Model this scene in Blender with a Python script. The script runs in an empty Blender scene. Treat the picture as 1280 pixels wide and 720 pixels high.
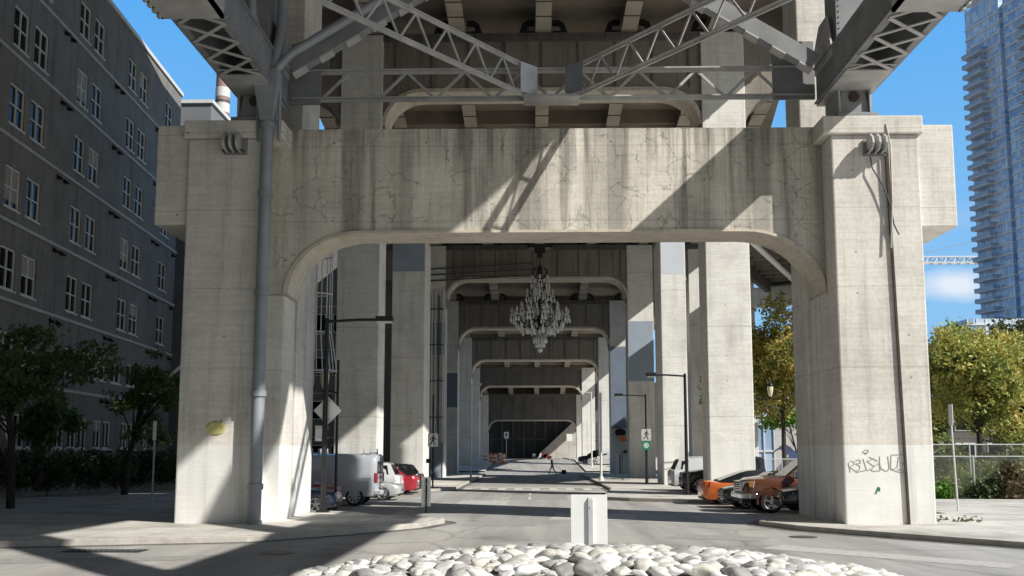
import bpy, math, random
import numpy as np
from mathutils import Vector, Matrix, noise
random.seed(7); RNG = np.random.default_rng(7)
S = bpy.context.scene
C = S.collection
R = math.radians

def math_node(nt, op, a, b=None):
    n = nt.nodes.new('ShaderNodeMath'); n.operation = op
    for i, v in ((0, a), (1, b)):
        if v is None: continue
        if isinstance(v, (int, float)): n.inputs[i].default_value = v
        else: nt.links.new(v, n.inputs[i])
    return n.outputs[0]

# ------------------------------------------------------------------ camera, light, sky
cam = bpy.data.cameras.new('camera'); camo = bpy.data.objects.new('camera', cam); C.objects.link(camo)
pitch = math.atan(149/1250); yaw = math.atan(27*math.cos(pitch)/1250)
camo.location = (0, 0, 2.2)
camo.rotation_euler = (math.pi/2+pitch, 0, yaw)
cam.sensor_width = 36; cam.lens = 1250/1280*36; cam.shift_y = 56/1280
cam.clip_start = .1; cam.clip_end = 4000
S.camera = camo
S.cycles.diffuse_bounces = 2; S.cycles.max_bounces = 8
S.view_settings.view_transform = 'Standard'; S.view_settings.look = 'None'; S.view_settings.exposure = 0
SUNL = Vector((-1.1, .68, -1))
sl = bpy.data.lights.new('sun', 'SUN'); sl.energy = 5.0; sl.angle = R(.53); sl.color = (1, .965, .90)
so = bpy.data.objects.new('sun', sl); C.objects.link(so); so.rotation_euler = SUNL.to_track_quat('-Z', 'Y').to_euler()
so.location = (40, -30, 60)
W = bpy.data.worlds.new('World'); S.world = W; W.use_nodes = True
nt = W.node_tree; bgn = nt.nodes['Background']
sky = nt.nodes.new('ShaderNodeTexSky'); sky.sky_type = 'NISHITA'; sky.sun_disc = False
sky.sun_elevation = math.atan2(1, math.hypot(1.1, .68)); sky.sun_rotation = math.atan2(1.1, -.68)
sky.air_density = 1.0; sky.dust_density = .35; sky.ozone_density = 1.0
tc = nt.nodes.new('ShaderNodeTexCoord'); mp = nt.nodes.new('ShaderNodeMapping'); mp.inputs['Scale'].default_value = (5, 5, 13)
nz = nt.nodes.new('ShaderNodeTexNoise'); nz.inputs['Scale'].default_value = 1.6; nz.inputs['Detail'].default_value = 7; nz.inputs['Roughness'].default_value = .6
cr = nt.nodes.new('ShaderNodeValToRGB'); cr.color_ramp.elements[0].position = .56; cr.color_ramp.elements[1].position = .8
cr.color_ramp.elements[1].color = (.6, .6, .6, 1)
sx = nt.nodes.new('ShaderNodeSeparateXYZ'); mr = nt.nodes.new('ShaderNodeMapRange')
mr.inputs[1].default_value = .12; mr.inputs[2].default_value = .3; mr.inputs[3].default_value = 1; mr.inputs[4].default_value = 0
mul = nt.nodes.new('ShaderNodeMath'); mul.operation = 'MULTIPLY'
mix = nt.nodes.new('ShaderNodeMixRGB'); mix.inputs[2].default_value = (8.2, 8.4, 8.8, 1)
L = nt.links.new
L(tc.outputs['Generated'], mp.inputs['Vector']); L(mp.outputs['Vector'], nz.inputs['Vector']); L(nz.outputs['Fac'], cr.inputs['Fac'])
L(tc.outputs['Generated'], sx.inputs[0]); L(sx.outputs['Z'], mr.inputs[0]); L(cr.outputs['Color'], mul.inputs[0]); L(mr.outputs[0], mul.inputs[1])
# clear northern sky: brighter and more cyan away from the sun
ny = nt.nodes.new('ShaderNodeMapRange'); ny.interpolation_type = 'SMOOTHSTEP'
ny.inputs[1].default_value = .0; ny.inputs[2].default_value = .75; ny.inputs[3].default_value = 0; ny.inputs[4].default_value = 1
L(sx.outputs['Y'], ny.inputs[0])
hz = nt.nodes.new('ShaderNodeValToRGB'); hz.color_ramp.elements[0].position = .0; hz.color_ramp.elements[0].color = (.34, .62, .90, 1); hz.color_ramp.elements[1].position = .45; hz.color_ramp.elements[1].color = (.085, .40, .90, 1)
L(sx.outputs['Z'], hz.inputs['Fac'])
sc_ = nt.nodes.new('ShaderNodeVectorMath'); sc_.operation = 'SCALE'; sc_.inputs['Scale'].default_value = 1/.055
L(hz.outputs['Color'], sc_.inputs[0])
mn = nt.nodes.new('ShaderNodeMixRGB'); L(ny.outputs[0], mn.inputs[0]); L(sky.outputs['Color'], mn.inputs[1]); L(sc_.outputs[0], mn.inputs[2])
dv = lambda a_, b_: math_node(nt, 'DIVIDE', a_, b_)
sq = lambda v_: math_node(nt, 'MULTIPLY', v_, v_)
uu = dv(math_node(nt, 'SUBTRACT', dv(sx.outputs['X'], sx.outputs['Y']), .424), .05); vv = dv(math_node(nt, 'SUBTRACT', dv(sx.outputs['Z'], sx.outputs['Y']), .166), .022)
dd = math_node(nt, 'SQRT', math_node(nt, 'ADD', sq(uu), sq(vv)))
cn = nt.nodes.new('ShaderNodeTexNoise'); cn.inputs['Scale'].default_value = 26; cn.inputs['Detail'].default_value = 6; L(tc.outputs['Generated'], cn.inputs['Vector'])
cf = math_node(nt, 'MULTIPLY', math_node(nt, 'MAXIMUM', math_node(nt, 'SUBTRACT', 1.25, math_node(nt, 'ADD', dd, math_node(nt, 'MULTIPLY', cn.outputs['Fac'], .7))), 0), 1.1)
cloud = math_node(nt, 'MINIMUM', math_node(nt, 'MULTIPLY', cf, math_node(nt, 'GREATER_THAN', sx.outputs['Y'], .2)), .75)
tot = math_node(nt, 'MAXIMUM', cloud, mul.outputs[0])
mix.inputs[2].default_value = (.95/.055, .95/.055, .97/.055, 1)
L(tot, mix.inputs[0]); L(mn.outputs[0], mix.inputs[1]); L(mix.outputs[0], bgn.inputs['Color'])
bgn.inputs['Strength'].default_value = .055

# ------------------------------------------------------------------ materials
MATS = {}
def newmat(name):
    m = bpy.data.materials.new(name); m.use_nodes = True
    return m, m.node_tree, m.node_tree.nodes['Principled BSDF']
def noise_node(nt, scale, detail=4, rough=.55, vec=None, mscale=None):
    n = nt.nodes.new('ShaderNodeTexNoise'); n.inputs['Scale'].default_value = scale
    n.inputs['Detail'].default_value = detail; n.inputs['Roughness'].default_value = rough
    g = vec
    if g is None:
        g = nt.nodes.new('ShaderNodeNewGeometry').outputs['Position']
    if mscale:
        mp = nt.nodes.new('ShaderNodeMapping'); mp.inputs['Scale'].default_value = mscale
        nt.links.new(g, mp.inputs['Vector']); g = mp.outputs['Vector']
    nt.links.new(g, n.inputs['Vector'])
    return n
def ramp(nt, src, stops):
    r = nt.nodes.new('ShaderNodeValToRGB'); e = r.color_ramp.elements
    while len(e) < len(stops): e.new(.5)
    for i, (p, c) in enumerate(stops):
        e[i].position = p; e[i].color = (c[0], c[1], c[2], 1) if hasattr(c, '__len__') else (c, c, c, 1)
    nt.links.new(src, r.inputs['Fac']); return r.outputs['Color']
def mixc(nt, mode, fac, a, b):
    m = nt.nodes.new('ShaderNodeMixRGB'); m.blend_type = mode
    for i, v in ((0, fac), (1, a), (2, b)):
        if isinstance(v, (int, float)): m.inputs[i].default_value = v
        elif isinstance(v, tuple): m.inputs[i].default_value = (v[0], v[1], v[2], 1)
        else: nt.links.new(v, m.inputs[i])
    return m.outputs[0]
def bump(nt, bsdf, h, strength=.3, dist=.02):
    b = nt.nodes.new('ShaderNodeBump'); b.inputs['Strength'].default_value = strength; b.inputs['Distance'].default_value = dist
    nt.links.new(h, b.inputs['Height']); nt.links.new(b.outputs['Normal'], bsdf.inputs['Normal'])
def simple(name, col, rough=.6, metal=0, var=.15, scale=3, coat=0, spec=None, bumpy=0):
    m, nt, b = newmat(name)
    n = noise_node(nt, scale, 5)
    c = ramp(nt, n.outputs['Fac'], [(.25, tuple(max(0, x*(1-var)) for x in col)), (.75, tuple(min(1, x*(1+var)) for x in col))])
    nt.links.new(c, b.inputs['Base Color']); b.inputs['Roughness'].default_value = rough; b.inputs['Metallic'].default_value = metal
    if coat: b.inputs['Coat Weight'].default_value = coat; b.inputs['Coat Roughness'].default_value = .05
    if bumpy: bump(nt, b, noise_node(nt, scale*6, 5).outputs['Fac'], bumpy, .02)
    MATS[name] = m; return m
def sepx(nt, v, ax):
    n = nt.nodes.new('ShaderNodeSeparateXYZ'); nt.links.new(v, n.inputs[0]); return n.outputs[ax]
def concrete(name, base, streak=.5, cracks=0, paint=None, lines=1.2, painttop=None, seed=0, grid=0):
    """board-formed concrete: blotches, rain streaks running down, pour joints, optional cracks and a painted-over band"""
    m, nt, b = newmat(name)
    pos = nt.nodes.new('ShaderNodeNewGeometry').outputs['Position']
    off = nt.nodes.new('ShaderNodeVectorMath'); off.inputs[1].default_value = (seed*3.1, seed*1.7, seed*.3); nt.links.new(pos, off.inputs[0]); p = off.outputs[0]
    sep = nt.nodes.new('ShaderNodeSeparateXYZ'); nt.links.new(pos, sep.inputs[0]); z = sep.outputs['Z']
    blot = ramp(nt, noise_node(nt, .55, 8, .62, p).outputs['Fac'], [(.3, tuple(x*.82 for x in base)), (.5, base), (.72, tuple(min(.92, x*1.10) for x in base))])
    fine = ramp(nt, noise_node(nt, 9, 6, .7, p).outputs['Fac'], [(.3, .88), (.7, 1.08)])
    c = mixc(nt, 'MULTIPLY', 1, blot, fine)
    st = ramp(nt, noise_node(nt, 1.5, 7, .65, p, (1.5, 1.5, .09)).outputs['Fac'], [(.34, .42), (.47, .94), (.6, 1.06)])
    c = mixc(nt, 'MULTIPLY', streak, c, st)
    # board marks: fine horizontal ridges broken by noise
    bd = ramp(nt, noise_node(nt, 2.2, 3, .5, p, (.3, .3, 5.5)).outputs['Fac'], [(.35, .90), (.6, 1.05)])
    c = mixc(nt, 'MULTIPLY', .6, c, bd)
    # pour joints
    fr = math_node(nt, 'FRACT', math_node(nt, 'DIVIDE', math_node(nt, 'ADD', z, .13*seed), lines*2))
    jl = ramp(nt, fr, [(0, .62), (.008, .7), (.014, 1)])
    c = mixc(nt, 'MULTIPLY', .7, c, jl)
    hx = math_node(nt, 'FRACT', math_node(nt, 'DIVIDE', math_node(nt, 'ADD', sepx(nt, pos, 'X'), math_node(nt, 'MULTIPLY', sepx(nt, pos, 'Y'), 1.37)), 1.45)); hz_ = math_node(nt, 'FRACT', math_node(nt, 'DIVIDE', z, 1.25))
    hd = math_node(nt, 'ADD', math_node(nt, 'POWER', math_node(nt, 'MULTIPLY', math_node(nt, 'SUBTRACT', hx, .5), 1.45), 2), math_node(nt, 'POWER', math_node(nt, 'MULTIPLY', math_node(nt, 'SUBTRACT', hz_, .5), 1.25), 2))
    keep = math_node(nt, 'LESS_THAN', noise_node(nt, .7, 2, .5, p).outputs['Fac'], .47)
    hole = math_node(nt, 'MULTIPLY', math_node(nt, 'LESS_THAN', hd, .0011), keep)
    c = mixc(nt, 'MIX', math_node(nt, 'MULTIPLY', hole, .65), c, (.12, .11, .10))
    if grid:
        for ax, ph in (('X', .2), ('Y', .6)):
            fg = math_node(nt, 'FRACT', math_node(nt, 'ADD', math_node(nt, 'DIVIDE', sepx(nt, pos, ax), grid), ph))
            c = mixc(nt, 'MULTIPLY', .85, c, ramp(nt, fg, [(0, .4), (.014, .5), (.022, 1)]))
        c = mixc(nt, 'MULTIPLY', .8, c, ramp(nt, noise_node(nt, .45, 5, .65, pos).outputs['Fac'], [(.36, .62), (.52, 1)]))
    if cracks:
        wob = noise_node(nt, 1.4, 5, .6, p)
        vm = nt.nodes.new('ShaderNodeMixRGB'); vm.inputs[0].default_value = .42; nt.links.new(p, vm.inputs[1]); nt.links.new(wob.outputs['Color'], vm.inputs[2])
        v = nt.nodes.new('ShaderNodeTexVoronoi'); v.feature = 'DISTANCE_TO_EDGE'; v.inputs['Scale'].default_value = 1.9; nt.links.new(vm.outputs[0], v.inputs['Vector'])
        msk = ramp(nt, noise_node(nt, .8, 4, .6, p).outputs['Fac'], [(.44, 1), (.52, 0)])
        ck = ramp(nt, v.outputs['Distance'], [(.0, .3), (.010, .5), (.02, 1)])
        ck = mixc(nt, 'MIX', msk, ck, (1, 1, 1))
        c = mixc(nt, 'MULTIPLY', cracks, c, ck)
        wide = ramp(nt, noise_node(nt, 1.0, 4, .5, p, (.8, .8, .03)).outputs['Fac'], [(.37, .42), (.47, .92), (.6, 1.06)])
        c = mixc(nt, 'MULTIPLY', .8, c, wide)
        drip = ramp(nt, noise_node(nt, 3.4, 5, .6, p, (1.2, 1.2, .05)).outputs['Fac'], [(.38, .3), (.5, 1.0)])
        up = ramp(nt, math_node(nt, 'MULTIPLY', math_node(nt, 'SUBTRACT', z, math_node(nt, 'ADD', 9.2, math_node(nt, 'MULTIPLY', noise_node(nt, 1.1, 3, .5, p, (1, 1, .02)).outputs['Fac'], 2.6))), .8), [(0, 0), (1, .6)])
        c = mixc(nt, 'MULTIPLY', up, c, drip)
        pan = nt.nodes.new('ShaderNodeTexWhiteNoise'); pan.noise_dimensions = '1D'; sx2 = nt.nodes.new('ShaderNodeSeparateXYZ'); nt.links.new(p, sx2.inputs[0])
        nt.links.new(math_node(nt, 'FLOOR', math_node(nt, 'MULTIPLY', sx2.outputs['X'], .82)), pan.inputs['W'])
        c = mixc(nt, 'MULTIPLY', .8, c, ramp(nt, pan.outputs['Value'], [(0, .78), (1, 1.06)]))
        lj = ramp(nt, math_node(nt, 'FRACT', math_node(nt, 'MULTIPLY', sx2.outputs['X'], .82)), [(0, .6), (.012, .75), (.02, 1)])
        c = mixc(nt, 'MULTIPLY', .6, c, lj)
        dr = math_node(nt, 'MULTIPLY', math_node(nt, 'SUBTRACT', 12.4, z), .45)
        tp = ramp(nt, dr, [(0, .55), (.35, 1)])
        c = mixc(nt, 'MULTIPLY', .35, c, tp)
    if paint:
        zt, pc = paint
        edge = math_node(nt, 'ADD', z, math_node(nt, 'MULTIPLY', noise_node(nt, 3, 2, .5, p).outputs['Fac'], .04))
        f = ramp(nt, math_node(nt, 'SUBTRACT', edge, zt), [(0, 1), (.004, 0)])
        pcv = ramp(nt, noise_node(nt, .9, 5, .6, p).outputs['Fac'], [(.3, tuple(x*.88 for x in pc)), (.7, pc)])
        pcv = mixc(nt, 'MULTIPLY', .35, pcv, st)
        c = mixc(nt, 'MIX', f, c, pcv)
    if painttop:
        z0, z1, pc = painttop
        f = math_node(nt, 'MULTIPLY', math_node(nt, 'GREATER_THAN', z, z0), math_node(nt, 'LESS_THAN', z, z1))
        c = mixc(nt, 'MIX', f, c, pc)
    nt.links.new(c, b.inputs['Base Color']); b.inputs['Roughness'].default_value = .9; b.inputs['Specular IOR Level'].default_value = .25
    h = mixc(nt, 'MULTIPLY', 1, fine, bd)
    bump(nt, b, h, .5, .025)
    MATS[name] = m; return m

CB = (.80, .76, .69)
concrete('pier_concrete', CB, .38, paint=(2.42, (.93, .92, .88)), seed=1)
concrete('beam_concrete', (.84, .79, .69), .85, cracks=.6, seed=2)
concrete('arch_concrete', (.70, .63, .52), .3, seed=3)
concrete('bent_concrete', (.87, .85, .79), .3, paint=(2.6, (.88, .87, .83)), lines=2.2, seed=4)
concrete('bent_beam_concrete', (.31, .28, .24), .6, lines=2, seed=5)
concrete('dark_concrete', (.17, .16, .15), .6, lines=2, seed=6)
concrete('sidewalk_concrete', (.70, .67, .61), .1, lines=9, seed=7, grid=1.55)
concrete('planter_concrete', (.40, .385, .36), .5, seed=8)
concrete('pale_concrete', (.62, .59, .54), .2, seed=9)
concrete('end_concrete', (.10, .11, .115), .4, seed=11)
def asphalt():
    m, nt, b = newmat('asphalt')
    pos = nt.nodes.new('ShaderNodeNewGeometry').outputs['Position']
    big = ramp(nt, noise_node(nt, .16, 6, .6, pos).outputs['Fac'], [(.3, (.39, .378, .355)), (.5, (.46, .446, .42)), (.7, (.52, .503, .47))])
    fine = ramp(nt, noise_node(nt, 30, 5, .8, pos).outputs['Fac'], [(.3, .72), (.7, 1.2)])
    c = mixc(nt, 'MULTIPLY', 1, big, fine)
    wear = ramp(nt, noise_node(nt, 1.0, 5, .6, pos, (.9, .06, 1)).outputs['Fac'], [(.35, .74), (.62, 1.12)])
    c = mixc(nt, 'MULTIPLY', .9, c, wear)
    oil = ramp(nt, noise_node(nt, .33, 6, .7, pos).outputs['Fac'], [(.3, .62), (.42, 1)])
    c = mixc(nt, 'MULTIPLY', .8, c, oil)
    wob = noise_node(nt, .8, 4, .6, pos)
    vm = nt.nodes.new('ShaderNodeMixRGB'); vm.inputs[0].default_value = .3; nt.links.new(pos, vm.inputs[1]); nt.links.new(wob.outputs['Color'], vm.inputs[2])
    v = nt.nodes.new('ShaderNodeTexVoronoi'); v.feature = 'DISTANCE_TO_EDGE'; v.inputs['Scale'].default_value = .22; nt.links.new(vm.outputs[0], v.inputs['Vector'])
    ck = ramp(nt, v.outputs['Distance'], [(0, .45), (.006, .6), (.011, 1)])
    c = mixc(nt, 'MULTIPLY', .45, c, ck)
    spot = ramp(nt, noise_node(nt, .9, 3, .5, pos).outputs['Fac'], [(.28, .72), (.36, 1)])
    c = mixc(nt, 'MULTIPLY', .6, c, spot)
    nt.links.new(c, b.inputs['Base Color']); b.inputs['Roughness'].default_value = .88
    bump(nt, b, fine, .5, .012); MATS['asphalt'] = m
asphalt()
simple('asphalt_light', (.56, .545, .51), .9, var=.2, scale=5, bumpy=.3)
simple('gutter_grime', (.17, .165, .155), .9, var=.45, scale=2.5, bumpy=.3)
simple('asphalt_patch', (.37, .36, .34), .9, var=.25, scale=6, bumpy=.3)
simple('ground_soil', (.17, .15, .12), .95, var=.3, scale=.6)
simple('road_paint', (.72, .71, .68), .7, var=.3, scale=4)
simple('curb_concrete', (.50, .47, .42), .9, var=.25, scale=3, bumpy=.2)
simple('steel_paint', (.27, .275, .285), .55, .0, var=.22, scale=1.3, bumpy=.05)
simple('steel_light', (.50, .49, .47), .55, .0, var=.22, scale=1.6, bumpy=.05)
simple('steel_pale', (.62, .64, .66), .5, .0, var=.15, scale=2)
simple('steel_dark', (.10, .10, .10), .6, .1, var=.3, scale=2)
simple('pipe_grey', (.33, .355, .38), .45, .2, var=.2, scale=1.1, bumpy=.05)
simple('girder_tan', (.47, .42, .34), .8, var=.22, scale=.8)
simple('deck_soffit', (.30, .25, .20), .9, var=.3, scale=.5)
simple('black_metal', (.022, .023, .025), .45, .3, var=.3, scale=5)
simple('galvanised', (.66, .67, .68), .45, .2, var=.15, scale=6)
simple('lamp_white', (.78, .78, .76), .4, 0, var=.05)
simple('lamp_glass', (.80, .72, .50), .25, 0, var=.1)
simple('white_sign', (.92, .92, .90), .5, var=.04, scale=3)
simple('sign_back', (.62, .61, .58), .45, .2, var=.1, scale=4)
simple('sign_black', (.02, .02, .02), .6)
simple('sign_green', (.02, .20, .12), .5, var=.1)
simple('sign_yellow', (.75, .45, .03), .5)
simple('medallion_yellow', (.60, .57, .24), .7, var=.35, scale=7)
simple('sticker_green', (.03, .17, .11), .6)
simple('spray_paint', (.42, .415, .40), .8)
simple('rust', (.075, .05, .04), .85, var=.4, scale=6)
simple('rubber', (.018, .018, .019), .8)
simple('glass_dark', (.012, .015, .018), .05, 0, spec=.6)
simple('chrome', (.7, .7, .72), .15, 1, var=.05)
simple('alloy', (.5, .51, .52), .3, .8, var=.1)
simple('black_trim', (.025, .025, .027), .5)
simple('red_lens', (.45, .015, .02), .15, coat=1)
simple('clear_lens', (.75, .77, .78), .1, .2, coat=1)
simple('amber_lens', (.8, .32, .05), .15, coat=1)
simple('plate', (.7, .72, .75), .5)
for n, c in dict(paint_navy=(.015, .022, .05), paint_red=(.42, .02, .035), paint_vangrey=(.60, .63, .68), paint_white=(.80, .81, .82), paint_silver=(.5, .51, .52),
                 paint_black=(.012, .012, .014), paint_orange=(.72, .16, .03), paint_green=(.02, .028, .026), paint_copper=(.155, .055, .03)).items():
    simple(n, c, .32, .15, var=.04, scale=1, coat=1)
concrete('wall_grey', (.27, .262, .245), .45, lines=20, seed=13)
simple('wall_trim', (.56, .56, .55), .8, var=.15)
simple('window_frame', (.82, .82, .79), .6, var=.08)
simple('annex_grey', (.20, .21, .22), .8, var=.1, scale=.4)
simple('roof_edge', (.75, .75, .74), .6, var=.1)
simple('room_dark', (.015, .015, .015), .9)
simple('blind', (.42, .40, .36), .8, var=.2, scale=4)
simple('stack_white', (.70, .69, .68), .7, var=.1)
simple('stack_red', (.36, .23, .21), .7, var=.12)
simple('tower_slab', (.93, .94, .95), .6, var=.08, scale=.2)
simple('crane_white', (.82, .83, .84), .5, var=.05)
simple('brick_red', (.42, .13, .09), .9, var=.2)
simple('tarp_blue', (.08, .16, .42), .6, var=.25, scale=2)
simple('barrier_orange', (.85, .22, .05), .5)
simple('barrier_white', (.8, .78, .75), .5)
simple('skin', (.45, .28, .2), .6); simple('cloth_black', (.015, .015, .017), .9); simple('cloth_hivis', (.5, .75, .08), .8); simple('cloth_pale', (.6, .45, .42), .9); simple('hair_dark', (.02, .015, .01), .8)
simple('crystal', (.80, .80, .78), .12, 0, var=.12, scale=8, coat=.6)
simple('candle', (.66, .62, .58), .4, var=.1)
simple('bark', (.055, .045, .036), .95, var=.4, scale=9, bumpy=.4)
for n, c in (('stone_white', (.82, .80, .75)), ('stone_grey', (.58, .57, .545)), ('stone_dark', (.36, .355, .345)), ('stone_tan', (.72, .69, .62))):
    simple(n, c, .85, var=.34, scale=6, bumpy=.35)
def leafmat(name, cols, rough=.55):
    m, nt, b = newmat(name)
    n = noise_node(nt, .8, 3); n2 = noise_node(nt, 3.2, 3)
    a = mixc(nt, 'MIX', .42, n.outputs['Fac'], n2.outputs['Fac'])
    k = len(cols); c = ramp(nt, a, [(.34+.32*i/(k-1), col) for i, col in enumerate(cols)])
    nt.links.new(c, b.inputs['Base Color']); b.inputs['Roughness'].default_value = rough
    tr = nt.nodes.new('ShaderNodeBsdfTranslucent'); nt.links.new(c, tr.inputs['Color'])
    ms = nt.nodes.new('ShaderNodeMixShader'); ms.inputs[0].default_value = .3
    nt.links.new(b.outputs[0], ms.inputs[1]); nt.links.new(tr.outputs[0], ms.inputs[2])
    nt.links.new(ms.outputs[0], nt.nodes['Material Output'].inputs['Surface']); MATS[name] = m
leafmat('leaf_autumn', [(.08, .13, .03), (.24, .32, .075), (.48, .50, .13), (.72, .64, .20), (.64, .46, .14)])
leafmat('leaf_autumn_green', [(.05, .09, .022), (.12, .18, .04), (.32, .34, .09), (.52, .46, .13)])
leafmat('leaf_deep', [(.03, .055, .015), (.075, .11, .03), (.17, .19, .05), (.30, .26, .07)])
leafmat('leaf_gold', [(.07, .11, .03), (.26, .31, .07), (.62, .50, .13), (.64, .40, .11)])
leafmat('leaf_dark', [(.05, .09, .03), (.11, .18, .055), (.19, .27, .09)])
leafmat('leaf_shrub', [(.035, .055, .025), (.07, .11, .04), (.13, .18, .07)])
leafmat('leaf_weed', [(.07, .13, .03), (.20, .29, .07), (.34, .40, .14), (.48, .44, .26)])
leafmat('leaf_bright', [(.06, .16, .02), (.14, .30, .03), (.25, .40, .06)])
leafmat('leaf_dry', [(.08, .065, .03), (.17, .14, .07), (.27, .22, .12)])
def window_glass():
    m, nt, b = newmat('window_glass')
    b.inputs['Base Color'].default_value = (.012, .014, .016, 1); b.inputs['Roughness'].default_value = .06; b.inputs['Specular IOR Level'].default_value = .16
    bump(nt, b, noise_node(nt, .7, 2).outputs['Fac'], .12, .05); MATS['window_glass'] = m
window_glass()
def tower_glass():
    m, nt, b = newmat('tower_glass')
    pos = nt.nodes.new('ShaderNodeNewGeometry').outputs['Position']; sep = nt.nodes.new('ShaderNodeSeparateXYZ'); nt.links.new(pos, sep.inputs[0])
    along = math_node(nt, 'FLOOR', math_node(nt, 'ADD', math_node(nt, 'DIVIDE', math_node(nt, 'SUBTRACT', math_node(nt, 'MULTIPLY', sep.outputs['X'], .24), math_node(nt, 'MULTIPLY', sep.outputs['Y'], .97)), 1.4), .3))
    up = math_node(nt, 'FLOOR', math_node(nt, 'DIVIDE', math_node(nt, 'SUBTRACT', sep.outputs['Z'], 2), 1.5))
    cb = nt.nodes.new('ShaderNodeCombineXYZ'); nt.links.new(along, cb.inputs[0]); nt.links.new(up, cb.inputs[1])
    wn = nt.nodes.new('ShaderNodeTexWhiteNoise'); wn.noise_dimensions = '3D'; nt.links.new(cb.outputs[0], wn.inputs['Vector'])
    broad = noise_node(nt, .07, 3, .5)
    c = ramp(nt, mixc(nt, 'MIX', .6, wn.outputs['Value'], broad.outputs['Fac']), [(.2, (.26, .40, .66)), (.5, (.56, .72, .95)), (.8, (.9, .96, 1.0))])
    nt.links.new(c, b.inputs['Base Color']); b.inputs['Roughness'].default_value = .2; b.inputs['Metallic'].default_value = .1
    MATS['tower_glass'] = m
tower_glass()
def rail_glass():
    m, nt, b = newmat('rail_glass'); b.inputs['Base Color'].default_value = (.55, .65, .80, 1); b.inputs['Roughness'].default_value = .1
    b.inputs['Alpha'].default_value = .7; MATS['rail_glass'] = m
rail_glass()
def chainlink():
    m, nt, b = newmat('chain_link'); b.inputs['Base Color'].default_value = (.26, .27, .27, 1); b.inputs['Roughness'].default_value = .5
    pos = nt.nodes.new('ShaderNodeNewGeometry').outputs['Position']
    sep = nt.nodes.new('ShaderNodeSeparateXYZ'); nt.links.new(pos, sep.inputs[0])
    def band(op):
        s = math_node(nt, op, sep.outputs['X'], sep.outputs['Z'])
        f = math_node(nt, 'FRACT', math_node(nt, 'MULTIPLY', s, 9.0)); return math_node(nt, 'LESS_THAN', f, .07)
    a = math_node(nt, 'MAXIMUM', band('ADD'), band('SUBTRACT'))
    nt.links.new(a, b.inputs['Alpha']); MATS['chain_link'] = m
chainlink()

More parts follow.
